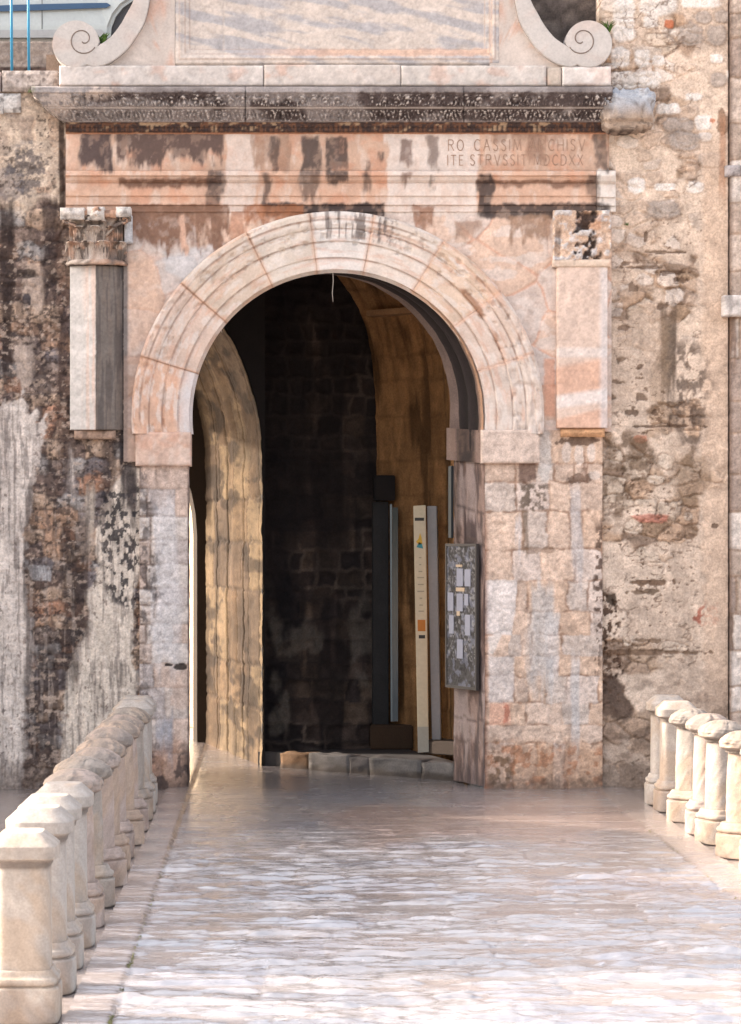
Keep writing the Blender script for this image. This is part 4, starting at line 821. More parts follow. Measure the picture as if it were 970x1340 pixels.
def paint_rough(base, seed, stain=.5, bh=.30, bw=.5, joint=.6, vert=0):
    def fn(s, t):
        f = fbm(s*1.4, t*3, 5, 1000+seed); g = fbm(s*9, t*22, 4, 1010+seed); v = fbm(s*.8, t*9, 4, 1020+seed)
        d, idd = courses(t*100, s*100, auto_rows(-40, 1400, -400, 900, bh*100, bw*100, seed), 70+seed, 4)
        c = np.ones(s.shape+(3,))*np.asarray(base)*(.6+.8*f)[..., None]*(.75+.5*g)[..., None]*(.85+.3*idd)[..., None]
        c = mix(c, np.asarray(base)*.28, ss(.50, .66, v)*stain); c = mix(c, np.asarray(base)*1.5, ss(.55, .7, fbm(s*.9+7, t*7, 4, 1030+seed))*.5)
        jm = 1-ss(1, 4, d); c = mix(c, np.asarray(base)*.35, jm*joint)
        return c, .03*(f-.5)+.02*(g-.5)-(.022*jm-.016*(idd-.5))*(.3 if vert else 1)+vert*.07*(v-.5)
    return fn
FY = 3.4; kf = (D+FY)/FP
prof = [Vector(((px-365)*kf, FY, H-(py-700)*kf)) for px, py in smooth_line([(496, 1010), (495, 900), (494, 760), (493, 640), (492, 560), (489, 500), (484, 460), (475, 420), (460, 388), (437, 355), (405, 322), (360, 296), (300, 284), (150, 280)], 4)]
vault = empty('passage_vault', (1.9, 1.2, 0), 'brown stone barrel vault inside the gate behind the slim sign', 'vault')
o = swept('vault_wall', prof, [(0, 0, 0), (.62, -.55, 0), (.80, -.82, 0), (.85, -1.1, 0), (.88, -2.65, 0)], 130, paint_rough(C(150, 110, 72), 3, .85, .42, .6, .3, .4), M_RUBBLE, None); sub(o, vault)
lg = [Vector(((545-365)*kf, 1.75, 0)), Vector(((478-365)*kf, 3.0, 0))]
bm = bmesh.new(); z = H-(412-700)*(D+2.9)/FP
add_prism(bm, [Vector((1.30, 3.45, z)), Vector((1.06, 3.1, z)), Vector((1.66, 2.5, z)), Vector((1.95, 2.8, z))], Vector((0, 0, .07)))
sub(colour_mesh(bm_obj('ledge', bm, M_STONE), lambda px, py, co: np.ones((len(px), 3))*C(170, 130, 92)), vault)
# wall closing the passage, its shade painted into the colours, darkest left and top
def shaded_rubble(s, t):
    g = fbm(s*9, t*9, 4, 1120); f = fbm(s*1.6, t*2.2, 4, 1121)
    d, idd = courses(t*100, s*100, auto_rows(-40, 800, -100, 400, 21, 27, 17), 95, 5); e = d/30.
    c = pal(idd, [C(70, 58, 52), C(56, 46, 42), C(82, 68, 58), C(50, 42, 40)])*(.5+1.0*g)[..., None]
    jm = 1-ss(.02, .11, e+.05*(g-.5)); c = mix(c, C(112, 97, 86), jm*.75*ss(.35, .55, fbm(s*1.2, t*1.5, 3, 1122))); c = mix(c, C(30, 26, 26), jm*.5*(1-ss(.4, .6, fbm(s*1.2, t*1.5, 3, 1122))))
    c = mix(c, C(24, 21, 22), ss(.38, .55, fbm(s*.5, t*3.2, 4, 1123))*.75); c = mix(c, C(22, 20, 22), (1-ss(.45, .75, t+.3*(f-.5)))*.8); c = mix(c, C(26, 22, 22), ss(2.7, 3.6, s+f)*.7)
    c = mix(c, C(96, 88, 80), ss(.55, .7, fbm(s*2, t*3, 4, 1124))*(1-ss(1.2, 2.6, s))*.5)
    return c*1.7, .05*(g-.5)+.030*ss(.03, .2, e)+.02*(idd-.5)
bw = empty('passage_wall', (.5, 2.9, 0), 'dark rubble wall at the back of the passage, shade put into its colour', 'wall')
o = swept('masonry', [Vector((-.30, 3.47, 0)), Vector((-.30, 3.47, 6.9))], (2.0, .12, 0), 100, shaded_rubble, M_RUBBLE); sub(o, bw)
# lintel and dim niche by the glass strip
bm = bmesh.new(); kn = (D+3.1)/FP
add_box(bm, (490-365)*kn, (517-365)*kn, 3.05, 3.5, H-(655-700)*kn, H-(622-700)*kn)
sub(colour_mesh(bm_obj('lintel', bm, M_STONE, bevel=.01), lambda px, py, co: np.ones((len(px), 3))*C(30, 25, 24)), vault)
bm = bmesh.new(); add_box(bm, (488-365)*kn, (509-365)*kn, 3.16, 3.4, .2, H-(656-700)*kn)
sub(colour_mesh(bm_obj('niche_side', bm, M_STONE, bevel=.01), lambda px, py, co: np.ones((len(px), 3))*C(52, 50, 50)*(.6+.6*fbm(px/9, py/20, 4, 5))[:, None]), vault)
bm = bmesh.new(); add_box(bm, (484-365)*kn, (540-365)*kn, 2.98, 3.4, .17, H-(948-700)*kn)
sub(colour_mesh(bm_obj('sill', bm, M_STONE, bevel=.015), lambda px, py, co: np.ones((len(px), 3))*C(66, 48, 34)*(.7+.6*fbm(px/9, py/9, 4, 6))[:, None]), vault)
# golden archway leading to the sunlit court
ay = 2.62; ka = (D+ay)/FP; xc, zc, ra = (19-365)*ka, H-(600-700)*ka, 324*ka
arch = empty('archway', (-.3, 3.2, 0), 'tall archway with golden worn stone sides leading left to the sunlit court', 'archway')
prof = [Vector((xc+ra, ay, -.02)), Vector((xc+ra, ay, zc*.5))]+[Vector((xc+ra*math.cos(a), ay, zc+ra*math.sin(a))) for a in np.linspace(0, R(112), 40)]
def gold(s, t):
    rows = []; rg = random.Random(12); y = -.1
    while y < 14:
        h_ = rg.uniform(.5, 1.1) if y < 3.4 else rg.uniform(.5, .9); rows.append((y*100, (y+h_)*100, sorted([16, rg.uniform(60, 90), rg.uniform(110, 160), 205, rg.uniform(250, 300)]))); y += h_
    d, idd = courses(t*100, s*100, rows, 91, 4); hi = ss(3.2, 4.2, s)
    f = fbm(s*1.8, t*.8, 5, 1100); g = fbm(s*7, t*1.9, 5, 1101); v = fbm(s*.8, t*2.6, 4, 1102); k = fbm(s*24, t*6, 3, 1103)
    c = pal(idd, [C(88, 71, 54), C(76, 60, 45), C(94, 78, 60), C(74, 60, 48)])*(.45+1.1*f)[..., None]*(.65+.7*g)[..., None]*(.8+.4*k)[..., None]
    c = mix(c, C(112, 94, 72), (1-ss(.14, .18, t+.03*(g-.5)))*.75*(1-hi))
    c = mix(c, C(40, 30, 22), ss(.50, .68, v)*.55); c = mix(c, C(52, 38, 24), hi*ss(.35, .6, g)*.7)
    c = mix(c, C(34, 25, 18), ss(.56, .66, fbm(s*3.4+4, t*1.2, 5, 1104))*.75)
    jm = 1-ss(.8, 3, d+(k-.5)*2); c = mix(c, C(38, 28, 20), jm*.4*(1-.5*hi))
    r = .04*(f-.5)+.03*(g-.5)+.012*(k-.5)-.012*jm*(1-.5*hi)+.008*(idd-.5)
    for tj, wd in ((1.05, .035), (2.05, .05), (2.7, .03)):
        m = 1-ss(wd*.5, wd, abs(t-tj+.05*(fbm(s*1.2, t*0+tj, 3, 4)-.5))); m = m*(1-.7*hi); c = mix(c, C(30, 22, 16), m*.7); r = r-.05*m
    r = r+.03*(1-ss(.0, .35, abs(t-1.55)))
    return c, r
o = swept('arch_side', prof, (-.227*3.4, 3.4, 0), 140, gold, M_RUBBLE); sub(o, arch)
# front face of the archway up in the dark, and the pale arch edge
fx = np.array
pts = [Vector((xc+ra*math.cos(a), 0, zc+ra*math.sin(a))) for a in np.linspace(R(0), R(112), 30)]
bm = bmesh.new(); poly_ = [Vector((-.165, 0, 0)), Vector((xc+ra+.004, 0, 0))]+[p+Vector((.004, 0, .004)) for p in pts]+[Vector((pts[-1].x, 0, 6.9)), Vector((-.165, 0, 6.9))]
add_prism(bm, [p+Vector((0, ay+.012, 0)) for p in poly_], Vector((-.03, .28, 0)))
bmesh.ops.triangulate(bm, faces=[f for f in bm.faces if len(f.verts) > 4])
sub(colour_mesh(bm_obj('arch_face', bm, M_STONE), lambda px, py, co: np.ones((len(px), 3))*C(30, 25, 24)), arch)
ke = (D+6.0)/FP
e_pts = [(300, 1010), (258, 1010), (258, 700), (256, 672), (251, 645), (243, 622), (230, 600), (205, 580), (160, 570), (60, 570), (60, 250), (300, 250)]
bm = bmesh.new(); add_prism(bm, [Wp(x, y, 6.0) for x, y in e_pts], Vector((-.06, .3, 0)))
bmesh.ops.triangulate(bm, faces=[f for f in bm.faces if len(f.verts) > 4])
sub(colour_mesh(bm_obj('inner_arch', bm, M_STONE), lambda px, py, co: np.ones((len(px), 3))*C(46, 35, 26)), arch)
# court wall beyond, in the sun
bm = bmesh.new(); add_box(bm, -.12, .12, -2.6, 2.6, -.05, 7)
cw = bm_obj('court_wall', bm, M_STONE); cw.location = (-1.0, 9.4, 0); cw.rotation_euler = (0, 0, R(50)); bmm = bmesh.new(); bmm.from_mesh(cw.data); bmesh.ops.subdivide_edges(bmm, edges=bmm.edges, cuts=14, use_grid_fill=True); bmm.to_mesh(cw.data); bmm.free()
me = cw.data; cc = np.array([v.co for v in me.vertices]); a_ = me.attributes.new('Col', 'FLOAT_COLOR', 'POINT')
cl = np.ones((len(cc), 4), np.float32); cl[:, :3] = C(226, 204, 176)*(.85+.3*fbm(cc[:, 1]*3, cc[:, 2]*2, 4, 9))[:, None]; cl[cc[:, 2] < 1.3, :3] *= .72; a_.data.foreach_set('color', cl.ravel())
tag(cw, 'cream sunlit court wall glimpsed as a bright strip beyond the archway', 'wall')
# side wall and roof that close the passage (roof = terrace above)
bm = bmesh.new(); add_box(bm, -1.75, -1.35, .67, 2.15, -.02, 7.2)
cl_ = bm_obj('passage_wall', bm, M_STONE); colour_mesh(cl_, lambda px, py, co: np.ones((len(px), 3))*C(120, 100, 86)); tag(cl_, 'stone side wall of the passage hidden just behind the left jamb', 'wall')
# terrace: floor slab and its dark edge wall, over the passage
ter = empty('terrace', (0, 4, 8.2), 'stone terrace with a dark edge wall above and behind the gate, under the car', 'terrace')
bm = bmesh.new(); add_box(bm, -6.4, 12, .67, 9, 7.1, 7.6); sub(colour_mesh(bm_obj('floor_slab', bm, M_STONE), lambda px, py, co: np.ones((len(px), 3))*C(150, 138, 128)), ter)
bm = bmesh.new(); add_box(bm, 2.35, 12, 1.9, 9, -.1, 7.1); sub(colour_mesh(bm_obj('solid_base', bm, M_STONE), lambda px, py, co: np.ones((len(px), 3))*C(110, 96, 86)), ter)
def dark_edge(px, py):
    f = fbm(px/10, py/10, 5, 1201); c = mix(np.ones(px.shape+(3,))*C(104, 88, 82), C(62, 52, 50), ss(.4, .6, f)); c = mix(c, C(150, 138, 130), 1-ss(53, 56, py)); return c, .03*(f-.5)
o = sheet('edge_wall', np.concatenate([np.linspace(-520, -20, 40), rng_px(-18, 240, 2)]), rng_px(20, 130, 2), dark_edge, M_RUBBLE, None, -1.5, 2.0); o.location = (0, 0, 0); sub(o, ter)
bm = bmesh.new(); add_box(bm, -6.4, -1.0, 1.6, 9, 7.6, 8.40); sub(colour_mesh(bm_obj('deck', bm, M_STONE), lambda px, py, co: np.ones((len(px), 3))*C(130, 120, 112)), ter)
def dark_hi(px, py):
    f = fbm(px/16, py/12, 5, 1203); return mix(np.ones(px.shape+(3,))*C(120, 110, 104), C(92, 84, 80), ss(.4, .6, f)), .03*(f-.5)
o = sheet('house_wall', rng_px(640, 900, 5), rng_px(-60, 110, 5), dark_hi, M_RUBBLE, None, -.42, 1.8); tag(o, 'grey shaded wall behind the right scroll of the gate', 'wall')

# platform with kerb stones
plat = empty('platform', (1.0, 1.6, 0), 'low dark platform with pale grey kerb stones inside the gate', 'platform')
k0, k1 = Vector((0.02, 2.36, 0)), Vector((1.985, .80, 0)); kd = (k1-k0).normalized(); kn_ = Vector((-kd.y, kd.x, 0))
bm = bmesh.new(); add_prism(bm, [k0+kn_*.10+Vector((-.12, .2, -.02)), k1+kn_*.10+Vector((0, 0, -.02)), Vector((2.15, .9, -.02)), Vector((1.5, 3.3, -.02)), Vector((-.25, 2.72, -.02))], Vector((0, 0, .185)))
sub(bm_obj('floor', bm, stone_mat('dark_floor', .6, .2, 30, .25, .4, tuple(C(66, 62, 62)))), plat)
cuts = [0, .42, 1.02, 1.30, 2.04, 2.51]
for i, (a, b_) in enumerate(zip(cuts, cuts[1:])):
    bm = bmesh.new(); add_box(bm, a+.006, b_-.006, 0, .22, -.03, .19+(.012 if i % 2 else 0))
    bmesh.ops.subdivide_edges(bm, edges=bm.edges, cuts=9, use_grid_fill=True)
    for v in bm.verts:
        q = np.array([v.co.x]); e = min(v.co.x-a, b_-v.co.x, v.co.y, .19-v.co.z) 
        nz = float(fbm(np.array([v.co.x*6.]), np.array([v.co.z*9.+v.co.y*7]), 4, 1300+i)[0]-.5)
        v.co += Vector((0, nz*.05, nz*.05*(v.co.z > .1)))
    o = bm_obj('kerb_stone', bm, M_STONE, None, True)
    M_ = __import__('mathutils').Matrix.Translation(k0) @ __import__('mathutils').Matrix(((kd.x, kn_.x, 0, 0), (kd.y, kn_.y, 0, 0), (0, 0, 1, 0), (0, 0, 0, 1)))
    o.data.transform(M_); cbase = C(104, 78, 56) if i == 0 else (C(100, 95, 92), C(108, 102, 98), C(86, 80, 78))[i % 3]
    colour_mesh(o, lambda px, py, co, cb=cbase: mix(np.ones((len(px), 3))*cb*(.75+.5*fbm(px/6, py/6, 4, 3))[:, None], C(70, 60, 52), (1-ss(.02, .09, co[:, 2]+.1*(fbm(px/7, py/7, 3, 6)-.5)))*.8)); sub(o, plat)

# ------------------------------------------------------------------ things in the gateway
cream = flat_mat('cream_panel', tuple(C(212, 200, 172, 1.25)), .45); greym = flat_mat('grey_metal', tuple(C(150, 152, 156)), .4, .3); darkm = flat_mat('dark_print', tuple(C(50, 50, 48)), .6)
sign = empty('sign_post', (1.7, 2.3, .165), 'slim cream sign post with small printed lines and a grey metal back panel', 'sign')
sy = 2.25; ks = (D+sy)/FP
def S2(px, py, off=0): return Vector(((px-365)*ks, sy+off, H-(py-700)*ks))
bm = bmesh.new(); add_prism(bm, [S2(541, 662), S2(557, 661), S2(561, 984), S2(547, 985)], Vector((.01, .10, 0))); sub(bm_obj('front_panel', bm, cream, bevel=.004), sign)
bm = bmesh.new(); add_prism(bm, [S2(546.4, 951, -.003), S2(560.8, 951, -.003), S2(561.2, 984, -.003), S2(547, 985, -.003)], Vector((0, .003, 0))); sub(bm_obj('base_band', bm, flat_mat('base_band', tuple(C(180, 178, 166)), .5)), sign)
bm = bmesh.new(); add_prism(bm, [S2(559.5, 662, .10), S2(572, 662, .10), S2(577.5, 969, .10), S2(566, 969, .10)], Vector((.02, .07, 0))); sub(bm_obj('back_panel', bm, greym, bevel=.006), sign)
def sx(py): return 541+(py-662)/323*6.2, 557+(py-661)/323*4.0
def mark(name, rects, mat):
    for (u0, u1, y0, y1) in rects:
        bm = bmesh.new(); p = []
        for u, y in ((u0, y0), (u1, y0), (u1, y1), (u0, y1)):
            a, b_ = sx(y); p.append(S2(a+(b_-a)*u, y, -.003))
        add_prism(bm, p, Vector((0, .0035, 0))); sub(bm_obj(name, bm, mat), sign)
mark('printed_heading', [(.10, .86, 677.5, 681.5)], darkm)
faint = flat_mat('faint_print', tuple(C(170, 164, 144)), .6)
mark('printed_line', [(.38, .60, 729, 730.6), (.40, .58, 738, 739.6), (.34, .66, 747, 748.6), (.22, .80, 755, 756.6), (.26, .76, 764, 765.6), (.20, .80, 773, 774.6), (.40, .62, 782, 783.8), (.36, .66, 791, 792.6), (.28, .74, 799, 800.6)], faint)
mark('orange_picture', [(.18, .86, 811, 826)], flat_mat('orange_print', tuple(C(196, 120, 34)), .5))
mark('printed_caption', [(.26, .82, 831, 835.5)], darkm)
def tri(name, pts, mat):
    bm = bmesh.new(); p = []
    for u, y in pts: a, b_ = sx(y); p.append(S2(a+(b_-a)*u, y, -.0035))
    add_prism(bm, p, Vector((0, .004, 0))); sub(bm_obj(name, bm, mat), sign)
tri('emblem', [(.52, 697), (.64, 704), (.70, 711), (.44, 713), (.16, 709), (.38, 705)], flat_mat('yellow_print', tuple(C(222, 180, 60)), .5))
tri('emblem', [(.20, 716), (.44, 709), (.66, 712), (.76, 718), (.46, 717)], flat_mat('teal_print', tuple(C(62, 150, 160)), .5))
bm = bmesh.new(); add_prism(bm, [S2(553, 969, .06), S2(600, 969, -.3), S2(606, 969, .0), S2(580, 969, .4)], Vector((0, 0, -.16)))
st_ = colour_mesh(bm_obj('stone_step', bm, M_STONE, bevel=.012), lambda px, py, co: np.ones((len(px), 3))*C(66, 55, 48)*(.7+.6*fbm(px/5, py/5, 4, 6))[:, None]); tag(st_, 'small brown stone step on the platform at the foot of the sign', 'step')
# narrow glass strip
gl = empty('glass_door', (1.4, 3.02, .2), 'narrow blue green glass door edge with a steel rail in the vault wall', 'glass door')
kg = (D+3.0)/FP
def G2(px, py, off=0): return Vector(((px-365)*kg, 3.0+off, H-(py-700)*kg))
glm = flat_mat('blue_green_glass', tuple(C(26, 46, 52)), .12, 0, .6)
bm = bmesh.new(); add_prism(bm, [G2(513.5, 664), G2(521, 664), G2(521, 944), G2(513.5, 944)], Vector((.004, .03, 0))); sub(bm_obj('pane', bm, glm), gl)
bm = bmesh.new(); add_prism(bm, [G2(510.5, 660, -.01), G2(513, 660, -.01), G2(513.5, 944, -.01), G2(511.5, 944, -.01)], Vector((0, .05, 0))); sub(bm_obj('rail', bm, flat_mat('pale_steel', tuple(C(110, 118, 122)), .35, .6)), gl)
# notice board on the right reveal
bo = Vector((-.914, -.405, 0)); A0 = Wp(628, 900, .06)+bo*.02; A1 = Wp(590.5, 896, .64)+bo*.02; A0.z = 0; A1.z = 0
zb0, zb1 = Wp(0, 898, .3).z, Wp(0, 715, .3).z; du = A1-A0
board = empty('notice_board', ((A0+A1)/2)+Vector((0, 0, zb0)), 'grey mottled notice board with small pale paper slips on the gate jamb', 'notice board')
nb = 60; uu, vv_ = np.meshgrid(np.linspace(0, 1, nb), np.linspace(0, 1, 130), indexing='ij')
f = fbm(uu*9, vv_*22, 4, 1401); g = fbm(uu*26, vv_*60, 3, 1402)
cc = mix(np.ones(uu.shape+(3,))*C(84, 80, 78), C(150, 146, 144), ss(.52, .66, g)*.85*(vv_ > .18)); cc = mix(cc, C(66, 62, 60), ss(.54, .68, fbm(uu*14, vv_*34, 3, 1403))*.85); cc = mix(cc, C(150, 152, 168), ss(.5, .62, f)*.4)
P = np.array(A0)+uu[..., None]*np.array(du)+np.array(bo)*(.028+.008*ss(.5, .7, g))[..., None]; P[..., 2] = zb0+vv_*(zb1-zb0)
sub(raw('panel', P.reshape(-1, 3), quads(nb, 130), M_STONE, None, cc.reshape(-1, 3)), board)
fr = flat_mat('board_frame', tuple(C(64, 58, 56)), .5, .4)
def bar(u0, u1, z0, z1, t0=.0, t1=.040):
    bm = bmesh.new(); a = A0+du*u0+bo*t0; b_ = A0+du*u1+bo*t0; n = bo*(t1-t0); q = [Vector((a.x, a.y, z0)), Vector((b_.x, b_.y, z0)), Vector((b_.x, b_.y, z1)), Vector((a.x, a.y, z1))]
    add_prism(bm, q, n); return bm
for args in ((-.04, 0, zb0-.03, zb1+.03), (1, 1.04, zb0-.03, zb1+.03), (0, 1, zb1, zb1+.03), (0, 1, zb0-.03, zb0)): sub(bm_obj('frame', bar(*args), fr), board)
bmk = bar(0, 1, zb0, zb1, 0, .02); sub(bm_obj('backing', bmk, fr), board)
pap = flat_mat('pale_paper', tuple(C(160, 160, 172)), .8); pink = flat_mat('brown_paper', tuple(C(206, 180, 150)), .8)
for (x0, x1, y0, y1, m_) in ((604, 612, 744, 767, 0), (614.5, 622, 745, 767, 0), (592, 599.5, 776, 800, 0), (604, 612, 777, 800, 0), (594, 600, 806, 830, 0), (615, 621.5, 804, 831, 0), (604.5, 612, 837, 862, 0), (603, 611, 739, 742, 1), (603, 614, 769, 774, 1), (604, 608, 800, 806, 1), (614, 619, 777, 792, 0)):
    u = lambda x: (628-x)/37.5
    zz = lambda y: zb0+(898-y)/(898-715)*(zb1-zb0)
    sub(bm_obj('paper_slip' if m_ == 0 else 'tape_strip', bar(u(x1), u(x0), zz(y1), zz(y0), .034, .0395), pap if m_ == 0 else pink), board)
# dark strip of metal hanging above the board
A2 = Wp(597, 0, .52)+bo*.03; bm = bmesh.new(); a = Vector((A2.x, A2.y, Wp(0, 704, .5).z)); b_ = Vector((A2.x-.03, A2.y+.075, a.z)); add_prism(bm, [a, b_, b_+Vector((0, 0, .80)), a+Vector((0, 0, .80))], bo*.03)
tag(bm_obj('metal_strip', bm, flat_mat('dark_metal', tuple(C(52, 58, 62)), .5, .5), bevel=.004), 'dark metal strip fixed on the jamb above the notice board', 'metal strip')
# thin pale roots hanging from the crown of the arch
rm = flat_mat('pale_root', tuple(C(170, 160, 150)), .8)
for i, (x, y0, y1, lab) in enumerate(((435.5, 352, 397, 'longest pale dry root hanging from the crown of the arch'), (290, 418, 437, 'pale dry root hanging at the left haunch of the arch'), (323, 386, 398, 'shortest pale dry root hanging from the arch left of its crown'))):
    bm = bmesh.new(); p0 = Wp(x, y0-2, .02); L = (y1-y0)/120
    add_tube(bm, [p0, p0+Vector((.006, 0, -L*.4)), p0+Vector((-.004, .01, -L*.75)), p0+Vector((.004, .0, -L))], .006, 6, .5)
    tag(bm_obj('hanging_root', bm, rm, None, True), lab, 'root', 'roots hanging from the arch')

# ------------------------------------------------------------------ bollards
def lathe(name, prof, p, seed, rough, colf, parent, segs=72, tilt=0):
    """superelliptic turned stone: prof (radius, z), p = squareness"""
    P = np.array(prof, float); L = np.concatenate([[0], np.cumsum(np.hypot(np.diff(P[:, 0]), np.diff(P[:, 1])))])
    u = np.unique(np.concatenate([np.linspace(0, L[-1], max(6, int(L[-1]/.009))), L])); rr = np.interp(u, L, P[:, 0]); zz = np.interp(u, L, P[:, 1])
    th = np.linspace(0, 2*math.pi, segs, endpoint=False)
    T, Rr = np.meshgrid(th, rr, indexing='ij'); Z = np.broadcast_to(zz, T.shape)
    s = (abs(np.cos(T))**p+abs(np.sin(T))**p)**(-1/p)
    n = fbm(np.cos(T)*4+seed*7+Z*9, np.sin(T)*4+Z*13, 5, 1500+seed)-.5; n = n-.5*ss(.60, .72, fbm(np.cos(T)*7+Z*15+seed, np.sin(T)*7+Z*19, 3, 1520+seed))*(.4 if rough < .01 else 1)
    q = Rr*s*(1+0)+rough*n*2*np.minimum(1, Rr/.05); X = q*np.cos(T); Y = q*np.sin(T); Zn = Z+rough*1.2*n*(Rr < .19)*0
    col = colf(X, Y, Z, n)
    V = np.stack([X, Y, Zn], -1).reshape(-1, 3)
    return raw(name, V, quads(segs, len(u), closed=True), M_BOLL, parent, .92*col.reshape(-1, 3))
def make_bollard(seed, p, worn, base):
    root = empty('stone_bollard'); k = 1-.03*worn
    def colf(lich):
        def fn(X, Y, Z, n):
            c = np.ones(X.shape+(3,))*np.asarray(base)*(.94+.34*(n+.0))[..., None]
            st = fbm(X*16+seed, Y*16+Z*3, 4, 1550+seed); c = mix(c, np.asarray(base)*.72, ss(.54, .70, st)*.4)
            c = mix(c, C(196, 160, 124), ss(.5, .7, fbm(X*5+Z*2, Y*5+Z*4+seed, 4, 1560))*.35)
            c = mix(c, C(120, 108, 100), ss(.50, .62, fbm(X*22, Y*22+Z*22, 4, 1570+seed))*min(1, lich*.8)); c = mix(c, C(128, 98, 78), ss(.42, .62, fbm(X*9+Y*9, Z*3+seed, 4, 1580))*(1-ss(.12, .40, Z))*.35); c = mix(c, C(96, 80, 70), ss(.87, .91, Z)*(1-ss(.93, .952, Z))*.7); return c  # dark neck ring is painted shade under the cap; lower stains are dirt
        return fn
    def capf(lich):
        g_ = colf(lich)
        return lambda X, Y, Z, n: mix(g_(X, Y, Z, n), C(150, 138, 128), (.25+.4*ss(.42, .6, fbm(X*11+seed, Y*11+Z*11, 4, 1590)))*np.ones(X.shape)*(.4+.6*worn))
    r = .158-.012*worn
    lathe('plinth', [(.001, 0), (.213, 0), (.215, .01), (.215, .196), (.209, .206), (.190, .209), (.192, .214), (.203, .222), (.208, .238), (.203, .256), (.188, .266), (.184, .272), (.176, .292), (.168, .303), (.1, .304)], p if p > 3 else 3.6, seed, .002+.004*worn, colf(.25*worn), root)
    lathe('shaft', [(.1, .30), (r+.002, .301), (r, .33), (r-.002, .6), (r-.012*worn-.004, .91), (.1, .915)], p, seed+1, .002+.003*worn, colf(.10+.12*worn), root)
    if worn: lathe('cap', [(.1, .90), (.150, .905), (.152, .925), (.180, .935), (.206, .955), (.209, .992), (.196, 1.022), (.160, 1.048), (.11, 1.078), (.07, 1.09), (.001, 1.093)], p*.9, seed+2, .013, capf(.9), root)
    else: lathe('cap', [(.1, .90), (.163, .902), (.165, .922), (.176, .938), (.200, .950), (.202, .955), (.202, 1.022), (.190, 1.034), (.125, 1.094), (.117, 1.10), (.001, 1.102)], p, seed+2, .003, capf(.2), root)
    return root
protos = [make_bollard(10, 6, 0, C(206, 190, 176)), make_bollard(20, 3.4, 0, C(200, 188, 178)), make_bollard(30, 2.3, 1, C(196, 174, 162)), make_bollard(40, 2.6, 1, C(186, 172, 160)), make_bollard(50, 2.4, 1, C(198, 172, 152))]
used = set()
def place(pi, x, y, rz, label, group, sc=1.0):
    pr = protos[pi]
    if pi not in used: used.add(pi); o = pr
    else:
        o = pr.copy(); COL.objects.link(o)
        for ch in pr.children:
            c = ch.copy(); COL.objects.link(c); c.parent = o
    o.location = (x, y, 0); o.rotation_euler = (0, 0, rz); o.scale = (sc, sc, sc)
    o['label'] = label; o['category'] = 'bollard'; o['group'] = group
LB = [1341, 1303, 1271, 1242, 1215, 1189, 1163, 1143, 1124, 1107, 1090, 1076, 1064.5, 1053]
kinds = [0, 1, 1, 1, 2, 3, 2, 4, 2, 4, 2, 3, 1, 1]
LL = ['square cream bollard with flat pyramid cap, biggest and nearest on the left', 'pale bollard just behind the biggest one in the left row', 'slim pale crisp capped bollard, third from the front of the left row', 'pale crisp capped bollard in front of the worn rounded ones, left row',
      'first bollard with a worn rounded cap from the front of the left row', 'second bollard with a worn rounded cap from the front of the left row', 'third worn rounded bollard from the front of the left row', 'peach worn bollard halfway along the left row, fourth of the rounded ones',
      'fifth worn rounded bollard from the front of the left row', 'peach worn bollard, sixth of the rounded ones in the left row', 'worn rounded bollard, second to last of the rounded ones in the left row', 'last worn rounded bollard before the crisp pair at the gate, left row',
      'crisp capped bollard, last but one before the gate in the left row', 'crisp capped bollard nearest the left jamb, end of the left row']
for i, b_ in enumerate(LB):
    dist = D*(1031-700)/(b_-700); place(kinds[i], -1.455+.01*math.sin(i*2.3), dist-D+.21, (0 if kinds[i] < 2 else .4*i), LL[i], 'bollards along the left kerb', (.975 if i == 0 else 1)+.012*math.sin(i*1.7))
RB = [1054, 1063, 1077, 1093, 1106, 1125, 1146, 1170]
rk = [1, 0, 3, 2, 3, 4, 2, 3]
RL = ['crisp capped pale bollard nearest the wall in the right row', 'broad crisp capped bollard second from the wall in the right row', 'worn grey capped bollard third from the wall in the right row', 'worn rounded bollard fourth from the wall in the right row', 'mottled worn bollard fifth from the wall in the right row',
      'sunlit worn bollard sixth from the wall, cut by the right edge', 'worn bollard just outside the right edge of the picture, right row', 'worn bollard further outside the right edge, right row']
for i, b_ in enumerate(RB):
    dist = D*(1031-700)/(b_-700); place(rk[i], 3.985+.012*math.sin(i*3.1), dist-D+.21, (0 if rk[i] < 2 else .5*i), RL[i], 'bollards along the right kerb', 1+.012*math.cos(i*1.9))

# ------------------------------------------------------------------ car on the terrace, blue poles, weeds
CY = 2.6; kc = (D+CY)/FP
def K(px, py): return (px-365)*kc, H-(py-700)*kc
zf = 8.40; x_w1 = K(196, 0)[0]; wb = 2.55; x_w2 = x_w1-wb
car = empty('parked_car', ((x_w1+x_w2)/2, CY+.85, zf), 'white parked car with a dark blue side strip on the terrace above the wall', 'car')
paint_w = flat_mat('white_car_paint', (.36, .38, .37), .3, 0, .5, .6); tyrem = flat_mat('tyre_rubber', (.03, .03, .032), .8); glassm = flat_mat('car_glass', (.03, .04, .045), .08); sillm = flat_mat('grey_sill', (.30, .30, .30), .5); bluem = flat_mat('blue_strip', (.02, .06, .13), .45)
xf, xr = x_w1+.80, x_w2-.75; zs = K(0, 45)[1]
def arc_w(cx, r, n=12): return [(cx+r*math.cos(a), zf+.31+r*math.sin(a)) for a in np.linspace(R(-4), R(184), n)]
side = [(xf, zs+.05), (xf+.03, zs+.25), (xf-.02, zs+.48), (xf-.25, zs+.58), (xf-.95, zs+.68), (xf-1.55, zs+1.12), (xf-1.9, zs+1.2), (xr+1.1, zs+1.2), (xr+.45, zs+1.02), (xr+.1, zs+.66), (xr, zs+.6), (xr-.02, zs+.1), (xr+.05, zs)]
